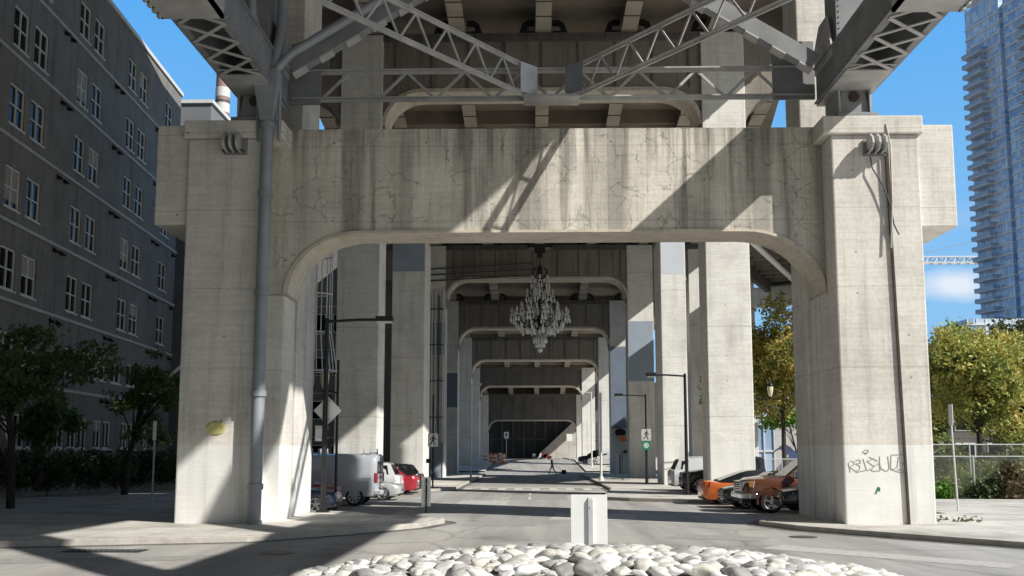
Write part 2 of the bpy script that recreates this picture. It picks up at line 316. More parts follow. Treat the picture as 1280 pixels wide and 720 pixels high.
# ------------------------------------------------------------------ mesh builder
def rotm(o): return o.matrix_basis
class MB:
    def __init__(s): s.v = []; s.f = []; s.sm = []; s.cuts = [(0, 0)]
    def add(s, vs, fs, smooth=False):
        k = len(s.v); s.v += [tuple(map(float, p)) for p in vs]; s.f += [tuple(k+i for i in f) for f in fs]; s.sm += [smooth]*len(fs)
        return s
    def part(s): s.cuts.append((len(s.v), len(s.f))); return s
    def each(s, name, mat, parent=None, **kw):
        out = []; cuts = s.cuts+[(len(s.v), len(s.f))]
        for (v0, f0), (v1, f1) in zip(cuts, cuts[1:]):
            if v1 == v0: continue
            m = MB(); m.v = s.v[v0:v1]; m.f = [tuple(i-v0 for i in f) for f in s.f[f0:f1]]; m.sm = s.sm[f0:f1]; out.append(m.build(name, mat, parent, **kw))
        return out
    def box(s, x0, x1, y0, y1, z0, z1):
        return s.add([(x, y, z) for z in (z0, z1) for y in (y0, y1) for x in (x0, x1)],
                     [(0, 2, 3, 1), (4, 5, 7, 6), (0, 1, 5, 4), (2, 6, 7, 3), (0, 4, 6, 2), (1, 3, 7, 5)])
    def beam(s, p, q, w, h, up=(0, 0, 1)):
        p, q, up = Vector(p), Vector(q), Vector(up); d = (q-p).normalized()
        a = d.cross(up)
        if a.length < 1e-4: a = d.cross(Vector((0, 1, 0)))
        a.normalize(); b = a.cross(d).normalized(); a *= w/2; b *= h/2
        vs = [o+i*a+j*b for o in (p, q) for j in (-1, 1) for i in (-1, 1)]
        return s.add(vs, [(0, 1, 3, 2), (4, 6, 7, 5), (0, 4, 5, 1), (2, 3, 7, 6), (0, 2, 6, 4), (1, 5, 7, 3)])
    def tube(s, path, r, n=8, smooth=True):
        path = [Vector(p) for p in path]; rr = r if hasattr(r, '__len__') else [r]*len(path)
        vs = []; up = None
        for i, p in enumerate(path):
            d = (path[min(i+1, len(path)-1)]-path[max(i-1, 0)]).normalized()
            if up is None:
                up = Vector((0, 0, 1)) if abs(d.z) < .9 else Vector((1, 0, 0))
            a = d.cross(up).normalized(); b = d.cross(a).normalized(); up = b.cross(d) if False else up
            for k in range(n):
                t = 2*math.pi*k/n; vs.append(p+rr[i]*(math.cos(t)*a+math.sin(t)*b))
        fs = [(i*n+k, i*n+(k+1) % n, (i+1)*n+(k+1) % n, (i+1)*n+k) for i in range(len(path)-1) for k in range(n)]
        s.add(vs, fs, smooth); m = len(vs)-n
        s.add(vs[:n], [tuple(range(n))]); s.add(vs[m:], [tuple(range(n))[::-1]]); return s
    def lathe(s, prof, c=(0, 0, 0), n=12, smooth=True):
        c = Vector(c); vs = [c+Vector((r*math.cos(2*math.pi*k/n), r*math.sin(2*math.pi*k/n), z)) for r, z in prof for k in range(n)]
        fs = [(i*n+k, i*n+(k+1) % n, (i+1)*n+(k+1) % n, (i+1)*n+k) for i in range(len(prof)-1) for k in range(n)]
        s.add(vs, fs, smooth)
        if prof[0][0] > .002: s.add(vs[:n], [tuple(range(n))[::-1]])
        if prof[-1][0] > .002: s.add(vs[-n:], [tuple(range(n))])
        return s
    def prism(s, poly, a, b, axis='y'):
        n = len(poly)
        P = {'y': lambda u, w, t: (u, t, w), 'x': lambda u, w, t: (t, u, w), 'z': lambda u, w, t: (u, w, t)}[axis]
        vs = [P(u, w, a) for u, w in poly]+[P(u, w, b) for u, w in poly]
        return s.add(vs, [tuple(range(n)), tuple(range(2*n-1, n-1, -1))]+[(i, n+i, n+(i+1) % n, (i+1) % n) for i in range(n)])
    def quad(s, *p): return s.add(p, [tuple(range(len(p)))])
    def ball(s, c, r, n=8, m=6, sc=(1, 1, 1)):
        prof = [(max(.001, r*math.sin(math.pi*i/m)), -r*math.cos(math.pi*i/m)) for i in range(m+1)]
        k = len(s.v); s.lathe(prof, (0, 0, 0), n)
        for i in range(k, len(s.v)): s.v[i] = (c[0]+s.v[i][0]*sc[0], c[1]+s.v[i][1]*sc[1], c[2]+s.v[i][2]*sc[2])
        return s
    def build(s, name, mat, parent=None, world=True, bevel=0, mats=None, midx=None, link=True):
        me = bpy.data.meshes.new(name)
        vs = s.v
        if parent is not None and world:
            o = parent
            off = Vector((0, 0, 0))
            while o is not None: off += o.location; o = o.parent
            vs = [(x-off.x, y-off.y, z-off.z) for x, y, z in vs]
        me.from_pydata(vs, [], s.f); me.update()
        me.polygons.foreach_set('use_smooth', s.sm)
        import bmesh
        bm = bmesh.new(); bm.from_mesh(me); bmesh.ops.recalc_face_normals(bm, faces=bm.faces)
        for e in bm.edges:
            if len(e.link_faces) == 2: e.smooth = e.calc_face_angle(0) < R(40)
        bm.to_mesh(me); bm.free()
        for m in (mats or [mat]): me.materials.append(MATS[m])
        if midx is not None: me.polygons.foreach_set('material_index', midx)
        ob = bpy.data.objects.new(name, me); C.objects.link(ob)
        if parent is not None: ob.parent = parent
        if bevel:
            bv = ob.modifiers.new('bevel', 'BEVEL'); bv.width = bevel; bv.segments = 2; bv.limit_method = 'ANGLE'; bv.angle_limit = R(50)
        return ob
def tag(o, label=None, cat=None, group=None, kind=None):
    if label: o['label'] = label
    if cat: o['category'] = cat
    if group: o['group'] = group
    if kind: o['kind'] = kind
    return o
def empty(name, loc, label, cat, group=None, rz=0):
    o = bpy.data.objects.new(name, None); C.objects.link(o); o.location = loc; o.rotation_euler = (0, 0, rz); o.empty_display_size = .2
    return tag(o, label, cat, group)
def arc(cx, cz, rx, rz, a0, a1, n=10):
    return [(cx+rx*math.cos(R(a0+(a1-a0)*i/n)), cz+rz*math.sin(R(a0+(a1-a0)*i/n))) for i in range(n+1)]
def lerp(a, b, t): return a+(b-a)*t
def interp(x, xs, ys): return float(np.interp(x, xs, ys))

# ------------------------------------------------------------------ ground
def gz(y): return interp(y, [-300, 100, 132, 3000], [0, 0, 1.05, 1.05])
def strip(name, mat, left, right, lift, n=1):
    """sheet between two polylines given as y-> x interpolation, following the ground"""
    ys = sorted(set([p[1] for p in left]+[p[1] for p in right]+[100, 110, 120, 132]))
    lo = max(left[0][1], right[0][1]); hi = min(left[-1][1], right[-1][1]); ys = [y for y in ys if lo <= y <= hi]
    m = MB()
    for a, b in zip(ys, ys[1:]):
        xl = [interp(y, [p[1] for p in left], [p[0] for p in left]) for y in (a, b)]; xr = [interp(y, [p[1] for p in right], [p[0] for p in right]) for y in (a, b)]
        m.quad((xl[0], a, gz(a)+lift), (xr[0], a, gz(a)+lift), (xr[1], b, gz(b)+lift), (xl[1], b, gz(b)+lift))
    return tag(m.build(name, mat), kind='structure')
strip('ground', 'ground_soil', [(-2500, -300), (-2500, 3000)], [(2500, -300), (2500, 3000)], -.02)
strip('road', 'asphalt', [(-60, -60), (-60, 30), (-26, 60), (-13, 62), (-13, 260)], [(60, -60), (60, 10), (17, 46), (13, 62), (13, 260)], 0)
def slab(name, mat, poly, z0, z1, kind='structure', bevel=.02):
    o = MB().prism(poly, z0, z1, 'z').build(name, mat, bevel=bevel); return tag(o, kind=kind)
def curbed(name, poly, h=.13, w=.16):
    """pavement slab with a kerb stone band round it"""
    tag(MB().prism(poly, -.3, h, 'z').build(name, 'sidewalk_concrete'), kind='structure')
def kerb(path, h=.145, w=.18):
    m = MB()
    P = [Vector((x, y, 0)) for x, y in path]; vs = []
    for i, p in enumerate(P):
        d = (P[min(i+1, len(P)-1)]-P[max(i-1, 0)]).normalized(); nrm = Vector((-d.y, d.x, 0))
        g = gz(p.y)
        for o, zz in ((-w/2, -.1), (-w/2+.02, h), (w/2, h), (w/2, -.1)): vs.append(p+nrm*o+Vector((0, 0, g+zz)))
    fs = []
    for i in range(len(P)-1):
        for k in range(4): fs.append((i*4+k, i*4+(k+1) % 4, (i+1)*4+(k+1) % 4, (i+1)*4+k))
    fs += [(0, 1, 2, 3), tuple(range(len(vs)-1, len(vs)-5, -1))]
    m.add(vs, fs); tag(m.build('kerb', 'curb_concrete', bevel=.02), kind='structure')
def rounded(c, r, a0, a1, n=8): return [(c[0]+r*math.cos(R(a0+(a1-a0)*i/n)), c[1]+r*math.sin(R(a0+(a1-a0)*i/n))) for i in range(n+1)]
# left pavement at the front pier
lk = [(-60, 6), (-40, 14.5), (-22, 20.6), (-12.0, 23.6), (-7.1, 25.0), (-5.0, 27.3), (-3.4, 29.6)]+rounded((-4.1, 31.6), 1.25, -30, 90, 8)+[(-5.2, 33.4), (-6.6, 35.6)]
curbed('sidewalk', lk+[(-9.5, 36.2), (-13, 62), (-26, 62), (-60, 40)]); kerb(lk)
# right pavement at the front pier
rk = [(60, -40), (24, 9.0), (11.3, 23.75), (8.6, 27.3), (7.5, 28.9)]+rounded((8.1, 30.8), 1.2, 215, 150, 5)+[(7.6, 33.0), (8.6, 34.3)]
curbed('sidewalk', rk+[(14, 34.6), (14.5, 45.8), (60, 45.8)][::1]); kerb(rk)
# right mid pavement
mk = [(9.0, 44.4), (7.4, 44.5), (6.2, 45.2), (4.4, 46.0), (3.5, 46.9), (3.6, 50), (4.5, 58), (4.6, 97)]
curbed('sidewalk', mk+[(30, 97), (30, 45.3), (9, 45.3)]); kerb(mk)
lm = [(-12, 56.4), (-6.2, 56.5), (-5.0, 57.6), (-4.7, 60), (-4.7, 97)]
curbed('sidewalk', lm+[(-20, 97), (-20, 56.4)]); kerb(lm)
strip('sidewalk', 'sidewalk_concrete', [(-20, 104), (-20, 200)], [(-5.0, 104), (-5.0, 200)], .13)
strip('sidewalk', 'sidewalk_concrete', [(5.4, 104), (5.4, 200)], [(30, 104), (30, 200)], .13)
# painted crossing and lines
m = MB()
for k in range(8): m.quad((-4.2+k*1.02, 58.6, .006), (-3.7+k*1.02, 58.6, .006), (-3.7+k*1.02, 61.6, .006), (-4.2+k*1.02, 61.6, .006))
tag(m.build('road_marking', 'road_paint'), kind='structure')
m = MB(); m.quad((-4.3, 57.2, .006), (0.1, 57.2, .006), (0.1, 57.6, .006), (-4.3, 57.6, .006)); tag(m.build('road_marking', 'road_paint'), kind='structure')
m = MB()
for y0, y1 in ((47, 50), (52, 55)): m.quad((-.25, y0, .006), (-.12, y0, .006), (-.12, y1, .006), (-.25, y1, .006))
for x0, x1, y in ((-12, -7, 45.2), (-12, -6.8, 51.2)): m.quad((x0, y, .006), (x1, y, .006), (x1, y+.1, .006), (x0, y+.1, .006))
tag(m.build('road_marking', 'road_paint'), kind='structure')
m = MB(); m.quad((-1.9, 30.6, .004), (0.1, 30.4, .004), (0.3, 33.4, .004), (-1.6, 33.6, .004)); m.quad((-2.6, 38, .004), (3.2, 38.4, .004), (3.0, 40.0, .004), (-2.4, 39.7, .004))
m.quad((-3.2, 62.5, .004), (2.6, 62.5, .004), (2.8, 70, .004), (-3.0, 70, .004))
m.quad((-12.5, 19.6, .004), (-6.2, 20.9, .004), (-6.5, 21.8, .004), (-12.8, 20.4, .004))
m.quad((3.4, 26.2, .004), (5.6, 25.3, .004), (6.2, 26.5, .004), (3.9, 27.6, .004)); m.quad((-1.2, 47, .004), (1.6, 47, .004), (1.7, 53, .004), (-1.0, 53, .004))
m.quad((1.2, 72, .004), (3.9, 72, .004), (3.9, 84, .004), (1.4, 84, .004)); m.quad((-4.0, 86, .004), (-.6, 86, .004), (-.8, 96, .004), (-4.0, 96, .004))
tag(m.build('road_surface', 'asphalt_patch'), kind='structure')
m = MB()
m.quad((.5, 33.2, .005), (3.4, 33.0, .005), (3.6, 36.2, .005), (.8, 36.4, .005)); m.quad((-3.4, 41.5, .005), (-1.2, 41.5, .005), (-1.1, 46, .005), (-3.2, 46, .005)); m.quad((5.2, 23.5, .005), (9.0, 19.6, .005), (9.6, 20.3, .005), (5.9, 24.3, .005))
m.quad((-4.3, 62.4, .005), (4.3, 62.4, .005), (4.3, 64.2, .005), (-4.3, 64.2, .005)); m.quad((-4.2, 55.2, .005), (4.2, 55.2, .005), (4.2, 56.8, .005), (-4.2, 56.8, .005))
tag(m.build('road_surface', 'asphalt_light'), kind='structure')
def gutter(path, off, w=.45):
    m = MB(); P = [Vector((x, y, 0)) for x, y in path]
    for i in range(len(P)-1):
        d0 = (P[min(i+1, len(P)-1)]-P[max(i-1, 0)]).normalized(); d1 = (P[min(i+2, len(P)-1)]-P[i]).normalized()
        n0 = Vector((-d0.y, d0.x, 0))*off; n1 = Vector((-d1.y, d1.x, 0))*off
        z0, z1 = Vector((0, 0, gz(P[i].y)+.0035)), Vector((0, 0, gz(P[i+1].y)+.0035))
        m.quad(P[i]+z0, P[i+1]+z1, P[i+1]+n1*w+z1, P[i]+n0*w+z0)
    tag(m.build('road_surface', 'gutter_grime'), kind='structure')
gutter(lk, -1); gutter(rk, 1); gutter(mk, 1); gutter(lm, -1)
# drain grate and manhole in the near road
g = empty('drain_grate', (-9.6, 22.6, .005), 'dark iron drain grate set in the sunlit road by the kerb', 'drain')
m = MB(); m.box(-10.5, -8.7, 22.25, 22.9, .002, .008); m.build('frame', 'black_metal', g)
m = MB()
for k in range(14): m.box(-10.44+k*.125, -10.38+k*.125, 22.3, 22.85, .009, .02)
m.build('bars', 'steel_dark', g)
tag(MB().lathe([(.38, 0), (.36, .012)], (7.0, 26.6, .002), 20).build('manhole_cover', 'steel_dark'), 'dark round manhole cover in the road below the graffitied pylon', 'manhole')
tag(MB().lathe([(.38, 0), (.36, .012)], (-5.6, 22.2, .002), 20).build('manhole_cover', 'steel_dark'), 'dark round manhole cover in the sunlit road near the drain grate', 'manhole')

# ------------------------------------------------------------------ stone island
IC = (.95, 15.9); IRX, IRY, IH = 5.3, 4.1, .58
def isl(x, y):
    q = ((x-IC[0])/IRX)**2+((y-IC[1])/IRY)**2
    return IH*max(0, 1-q)**.8 if q < 1 else 0
m = MB(); n = 40; rings = 10
vs = [(IC[0], IC[1], IH)]
for i in range(1, rings+1):
    for k in range(n):
        t = 2*math.pi*k/n; x, y = IC[0]+IRX*i/rings*math.cos(t), IC[1]+IRY*i/rings*math.sin(t); vs.append((x, y, isl(x, y)-.02 if i < rings else -.05))
fs = [(0, 1+k, 1+(k+1) % n) for k in range(n)]+[(1+(i-1)*n+k, 1+i*n+k, 1+i*n+(k+1) % n, 1+(i-1)*n+(k+1) % n) for i in range(1, rings) for k in range(n)]
m.add(vs, fs, True); tag(m.build('island_ground', 'stone_grey'), kind='structure')
import bmesh
protos = []
for i in range(9):
    bm = bmesh.new(); bmesh.ops.create_icosphere(bm, subdivisions=3, radius=1)
    a, b_, c_ = random.uniform(.95, 1.35), random.uniform(.75, 1.0), random.uniform(.36, .52)
    for v in bm.verts:
        d = 1+.34*noise.noise(v.co*1.2+Vector((i*9, 0, 0)))+.12*noise.noise(v.co*2.9+Vector((i*5, 3, 0)))+.04*noise.noise(v.co*7+Vector((i*5, 3, 0))); cl = noise.cell(v.co*1.3+Vector((i*3.3, 1, 2))); d *= 1+.05*cl
        v.co = Vector((v.co.x*a*d, v.co.y*b_*d, v.co.z*c_*d))
    for f in bm.faces: f.smooth = True
    me = bpy.data.meshes.new('stone'); bm.to_mesh(me); bm.free()
    me.materials.append(MATS[['stone_white', 'stone_white', 'stone_tan', 'stone_grey', 'stone_white', 'stone_dark', 'stone_tan', 'stone_grey', 'stone_white'][i]]); protos.append(me)
row = 0; y = 14.3; cnt = 0; late = []
while y < 18.6:
    x = -4.6+(row % 2)*.22
    while x < 6.5:
        px, py = x+random.uniform(-.1, .1), y+random.uniform(-.1, .1)
        q = ((px-IC[0])/IRX)**2+((py-IC[1])/IRY)**2
        if q < .99:
            if cnt >= 300: late.append((px, py)); x += .30; continue
            r = random.uniform(.125, .235)*(1 if q < .93 else .8)
            o = bpy.data.objects.new('stone', random.choice(protos)); C.objects.link(o)
            o.location = (px, py, isl(px, py)+r*.22); o.scale = (r, r, r); o.rotation_euler = (random.uniform(-.35, .35), random.uniform(-.35, .35), random.uniform(0, 6.28))
            tag(o, 'smooth pale rounded stone bedded among the others on the traffic island', 'stone', 'rounded stones on the traffic island'); cnt += 1
        x += .30
    y += .245; row += 1

m = MB(); mi = []
def stone_into(m, px, py, r, k):
    me = protos[k]; M = Matrix.Translation((px, py, isl(px, py)+r*.22)) @ Matrix.Rotation(random.uniform(0, 6.28), 4, 'Z') @ Matrix.Rotation(random.uniform(-.3, .3), 4, 'X') @ Matrix.Scale(r, 4)
    m.add([M @ v.co for v in me.vertices], [tuple(p.vertices) for p in me.polygons], True); mi.extend([(0, 0, 2, 1, 0, 3, 2, 1, 0)[k]]*len(me.polygons))
for px, py in late: stone_into(m, px, py, random.uniform(.125, .22), random.randrange(9))
for k in range(420):
    px, py, r = IC[0]+random.uniform(-1, 1)*IRX*.98, random.uniform(14.2, 18.6), random.uniform(.03, .08)
    if ((px-IC[0])/IRX)**2+((py-IC[1])/IRY)**2 < .985: stone_into(m, px, py, r, random.randrange(9))
tag(m.build('gravel', 'stone_white', mats=['stone_white', 'stone_grey', 'stone_tan', 'stone_dark'], midx=mi), kind='stuff')

# ------------------------------------------------------------------ front pier
T = empty('bridge_pier', (.35, 31, 0), 'massive stained concrete bridge pier with wide arched opening and square pylons at the front', 'bridge pier')
for a, b, ca, cb in ((-10.54, -8.2, -10.66, -7.62), (9.0, 11.62, 8.74, 11.74)):
    MB().box(a, b, 29.5, 31.6, -.3, 11.72).build('pylon', 'pier_concrete', T, bevel=.05)
    MB().box(ca, cb, 29.38, 32.4, 11.72, 12.28).build('cap', 'pier_concrete', T, bevel=.04)
    # recessed joint line and plinth
MB().box(-11.55, -10.5, 29.62, 32.5, 9.08, 12.2).build('wing_block', 'pier_concrete', T, bevel=.04)
MB().box(11.58, 12.72, 29.62, 32.5, 8.9, 12.06).build('wing_block', 'pier_concrete', T, bevel=.04)
il, ir = -7.62, 8.86; sp, so_ = 7.05, 9.0
pl = [(-8.25, -.3), (-8.25, 12.33), (9.05, 12.28), (9.05, -.3), (8.93, -.3), (8.93, sp)]
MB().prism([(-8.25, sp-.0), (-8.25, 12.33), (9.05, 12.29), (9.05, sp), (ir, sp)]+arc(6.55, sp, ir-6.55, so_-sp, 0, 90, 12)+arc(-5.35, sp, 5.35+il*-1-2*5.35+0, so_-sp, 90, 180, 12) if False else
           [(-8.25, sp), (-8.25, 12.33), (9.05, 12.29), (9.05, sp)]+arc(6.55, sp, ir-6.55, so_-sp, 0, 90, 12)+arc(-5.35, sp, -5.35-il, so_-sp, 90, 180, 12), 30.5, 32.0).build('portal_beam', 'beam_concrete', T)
# arch rib: lip standing proud round the opening
def ring(inner, outer): return inner+outer[::-1]
inn = [(ir-.02, sp-.03)]+arc(6.55, sp, ir-6.55-.02, so_-sp-.02, 0, 90, 12)+arc(-5.35, sp, -5.35-il-.02, so_-sp-.02, 90, 180, 12)
out = [(ir+.24, sp-.03)]+arc(6.55, sp, ir-6.55+.24, so_-sp+.012, 0, 90, 12)+arc(-5.35, sp, -5.35-il+.24, so_-sp+.012, 90, 180, 12)
inn2 = arc(6.55, sp, ir-6.55-.03, so_-sp-.03, 0, 90, 14)+arc(-5.35, sp, -5.35-il-.03, so_-sp-.03, 90, 180, 14)
out2 = arc(6.55, sp, ir-6.55+.13, so_-sp+.05, 0, 90, 14)+arc(-5.35, sp, -5.35-il+.13, so_-sp+.05, 90, 180, 14)
m = MB(); k = len(inn2)
vs = [(u, 30.44, w) for u, w in out2]+[(u, 31.95, w) for u, w in out2]+[(u, 30.44, w) for u, w in inn2]+[(u, 32.03, w) for u, w in inn2]
fs = []
for i in range(k-1):
    fs += [(i, i+1, 2*k+i+1, 2*k+i), (2*k+i, 2*k+i+1, 3*k+i+1, 3*k+i), (k+i, 3*k+i, 3*k+i+1, k+i+1), (i, k+i, k+i+1, i+1)]
m.add(vs, fs); m.build('arch_rib', 'arch_concrete', T)
MB().box(-8.25, -7.72, 30.52, 32.0, -.3, 7.04).build('leg', 'pier_concrete', T, bevel=.03)
MB().box(8.93, 9.05, 30.52, 32.0, -.3, 7.04).build('leg', 'pier_concrete', T)
MB().box(-9.9, -7.78, 32.6, 35.2, -.3, 24).build('rear_column', 'pier_concrete', T, bevel=.05)
MB().box(8.92, 11.0, 32.6, 34.35, -.3, 24).build('rear_column', 'pier_concrete', T, bevel=.05)
MB().box(-10.2, -8.22, 31.5, 32.7, -.3, 11.7).build('web_wall', 'pier_concrete', T)
MB().box(9.02, 11.3, 31.5, 32.7, -.3, 11.7).build('web_wall', 'pier_concrete', T)
MB().box(-11, 12, 32.9, 34.2, 21.5, 23.9).build('cross_beam', 'dark_concrete', T)
# medallion, leaf sticker and sprayed letters on the pylons
MB().lathe([(.02, 0), (.24, .0), (.27, .012), (.24, .03), (.02, .035)], (0, 0, 0), 24)
m = MB().lathe([(.27, 0), (.29, .012), (.26, .03), (.18, .03), (.16, .02), (.002, .022)], (0, 0, 0), 28)
m.v = [(-9.39+x*1.05, 29.498-z, 2.9+y*.72) for x, y, z in m.v]; m.build('medallion', 'medallion_yellow', T)
m = MB(); m.prism([(9.86, .98), (9.95, 1.2), (10.03, 1.18), (10.02, 1.06), (9.95, 1.08), (9.92, 1.0)], 29.494, 29.5, 'y'); m.build('sticker', 'sticker_green', T)
def gp(u, w):   # letter sheet coordinates -> pylon face
    return (9.13+(u-100)/504*1.66, 29.49, 1.60+(350-w)/210*.67)
strokes = [[(118, 345), (112, 300), (104, 262), (130, 243), (158, 255), (150, 280), (112, 300), (135, 312), (160, 330)],
           [(165, 240), (205, 232), (212, 262), (168, 268), (205, 290), (200, 318), (160, 338), (190, 345)],
           [(235, 225), (250, 280), (262, 325), (180, 342)], [(262, 325), (285, 325), (298, 308)], [(255, 178), (232, 160), (250, 145), (280, 143), (284, 162), (262, 182), (250, 172), (275, 165)],
           [(286, 206), (325, 225), (362, 243)], [(325, 222), (268, 245), (318, 285), (330, 290), (300, 325), (322, 335), (382, 330), (372, 262), (330, 290)],
           [(382, 200), (378, 260), (386, 305), (420, 332), (448, 332), (460, 300), (452, 200)],
           [(482, 190), (472, 310), (498, 318), (530, 300), (545, 205)], [(482, 188), (560, 186), (600, 192), (602, 210)],
           [(470, 318), (520, 335), (575, 352), (580, 330), (548, 318), (530, 320)], [(560, 258), (598, 268), (570, 275)]]
m = MB()
for st in strokes:
    P = [gp(*p) for p in st]
    for a, b in zip(P, P[1:]): m.beam(a, b, .004, .021, (0, -1, 0)) if False else m.beam(a, b, .018, .006, (0, -1, 0))
m.build('graffiti_letters', 'spray_paint', T)
# cable saddles bolted to the pylon heads
for cx, cz in ((-9.08, 11.45), (10.28, 11.28)):
    pass
    b = MB(); b.box(cx-.34, cx+.36, 29.42, 29.5, cz-.24, cz+.26); bp = b.build('saddle_plate', 'steel_paint', T)
    for k in range(3):
        x = cx-.22+k*.2; f = MB()
        prof = [(29.42, cz-.2), (29.0, cz-.17), (28.86, cz), (28.92, cz+.2), (29.1, cz+.33), (29.3, cz+.33), (29.42, cz+.2)]
        f.prism(prof, x-.035, x+.035, 'x'); f.build('saddle_fin', 'steel_light', T, bevel=.01)
    f = MB()
    for k in range(4):
        f.part().tube([(cx-.3+k*.19, 29.36, cz-.17), (cx-.3+k*.19, 29.22, cz-.17)], .045, 6)
    f.each('saddle_bolt', 'steel_dark', T)
# dark cable trunking down the right pylon
t = empty('cable_trunking', (10.72, 29.45, .13), 'thin dark rusty cable trunking running down the graffitied pylon', 'trunking')
MB().beam((10.66, 29.45, 8.6), (10.80, 29.45, .13), .065, .06, (0, 1, 0)).build('trunk', 'rust', t)
MB().beam((10.63, 29.45, 11.9), (10.66, 29.45, 8.6), .09, .07, (0, 1, 0)).build('upper_trunk', 'rust', t)
MB().tube([(10.12, 29.4, 11.0), (10.16, 29.36, 10.62), (10.45, 29.34, 10.1), (10.64, 29.34, 9.5), (10.72, 29.34, 8.9), (10.85, 29.34, 8.6)], .022, 6).build('loose_cable', 'steel_dark', t)
MB().tube([(10.62, 29.38, 12.0), (10.7, 29.3, 11.3), (10.69, 29.34, 9.6), (10.6, 29.34, 8.2)], .03, 6).build('loose_cable', 'steel_light', t)
# drain pipe down the left pylon
t = empty('drain_pipe', (-8.07, 29.28, .1), 'tall grey drain pipe with hopper head running down the shaded pylon', 'drain pipe')
MB().tube([(-8.1, 29.24, .1), (-8.05, 29.24, 12.2)], .19, 14).build('pipe', 'pipe_grey', t)
m = MB()
for z in (.15, 1.2, 3.9, 6.9, 9.9, 12.05): m.part().lathe([(.19, -.09), (.235, -.08), (.235, .08), (.19, .09)], (-8.1+.05*z/12, 29.24, z), 14)
m.each('collar', 'pipe_grey', t)
m = MB(); a, b = .2, .36
m.add([(-8.05-a, 29.04, 12.15), (-8.05+a, 29.04, 12.15), (-8.05+a, 29.44, 12.15), (-8.05-a, 29.44, 12.15), (-8.07-b, 28.95, 13.2), (-8.07+b, 28.95, 13.2), (-8.07+b, 29.5, 13.2), (-8.07-b, 29.5, 13.2),
       (-8.07-b, 28.95, 13.75), (-8.07+b, 28.95, 13.75), (-8.07+b, 29.5, 13.75), (-8.07-b, 29.5, 13.75)],
      [(0, 1, 5, 4), (1, 2, 6, 5), (2, 3, 7, 6), (3, 0, 4, 7), (4, 5, 9, 8), (5, 6, 10, 9), (6, 7, 11, 10), (7, 4, 8, 11), (8, 9, 10, 11), (0, 1, 2, 3)]); m.build('hopper', 'pipe_grey', t, bevel=.02)
MB().tube([(-7.95, 29.3, 13.7), (-7.85, 29.35, 14.4), (-7.8, 29.6, 15.2), (-7.75, 29.8, 24)], .17, 12).build('branch_pipe', 'pipe_grey', t)
MB().tube([(-8.15, 29.2, 13.7), (-8.25, 29.1, 14.3), (-8.45, 28.6, 15.3), (-8.6, 28.2, 20)], .15, 12).build('branch_pipe', 'pipe_grey', t)
MB().tube([(-7.9, 29.25, 13.75), (-7.4, 29.3, 14.35), (-4.6, 29.4, 16.15), (-2.5, 29.5, 17.4)], .14, 12).build('branch_pipe', 'pipe_grey', t)
m = MB()
for s in (-.34, .34): m.part().tube([(-8.05+s, 29.3, 13.1), (-8.05+s*.95, 29.35, 11.6)], .05, 6)
m.each('hanger', 'pipe_grey', t)

# ------------------------------------------------------------------ steel truss of the main span (over the camera)
T = empty('steel_truss', (.6, 29.9, 12.3), 'grey riveted steel truss span with box chords and lattice bracing above the front pier', 'bridge truss')
def rivets(m, a, b, n, r=.022, nrm=(0, -1, 0)):
    a, b, nv = Vector(a), Vector(b), Vector(nrm)
    for i in range(n):
        p = a.lerp(b, (i+.5)/n); m.ball(p, r, 5, 3)
def lat(m, p, q, up0, up1, n, w=.09, cw=.2, ch=.13):
    """lattice girder: two chords p-q offset by up0/up1 heights, zig-zag webs"""
    p, q = Vector(p), Vector(q); a = Vector((0, 0, up0)); b = Vector((0, 0, up1))
    for o in (a, b):
        m.beam(p+o+Vector((0, 0, .05)), q+o+Vector((0, 0, .05)), cw, ch*.35); m.beam(p+o, q+o, cw*.3, ch)
    for i in range(n):
        s0, s1 = p.lerp(q, i/n), p.lerp(q, (i+.5)/n); s2 = p.lerp(q, (i+1)/n)
        m.beam(s0+b, s1+a, w*.6, w); m.beam(s1+a, s2+b, w*.6, w)
CH = ((-9.2, -8.0), (9.15, 10.45))
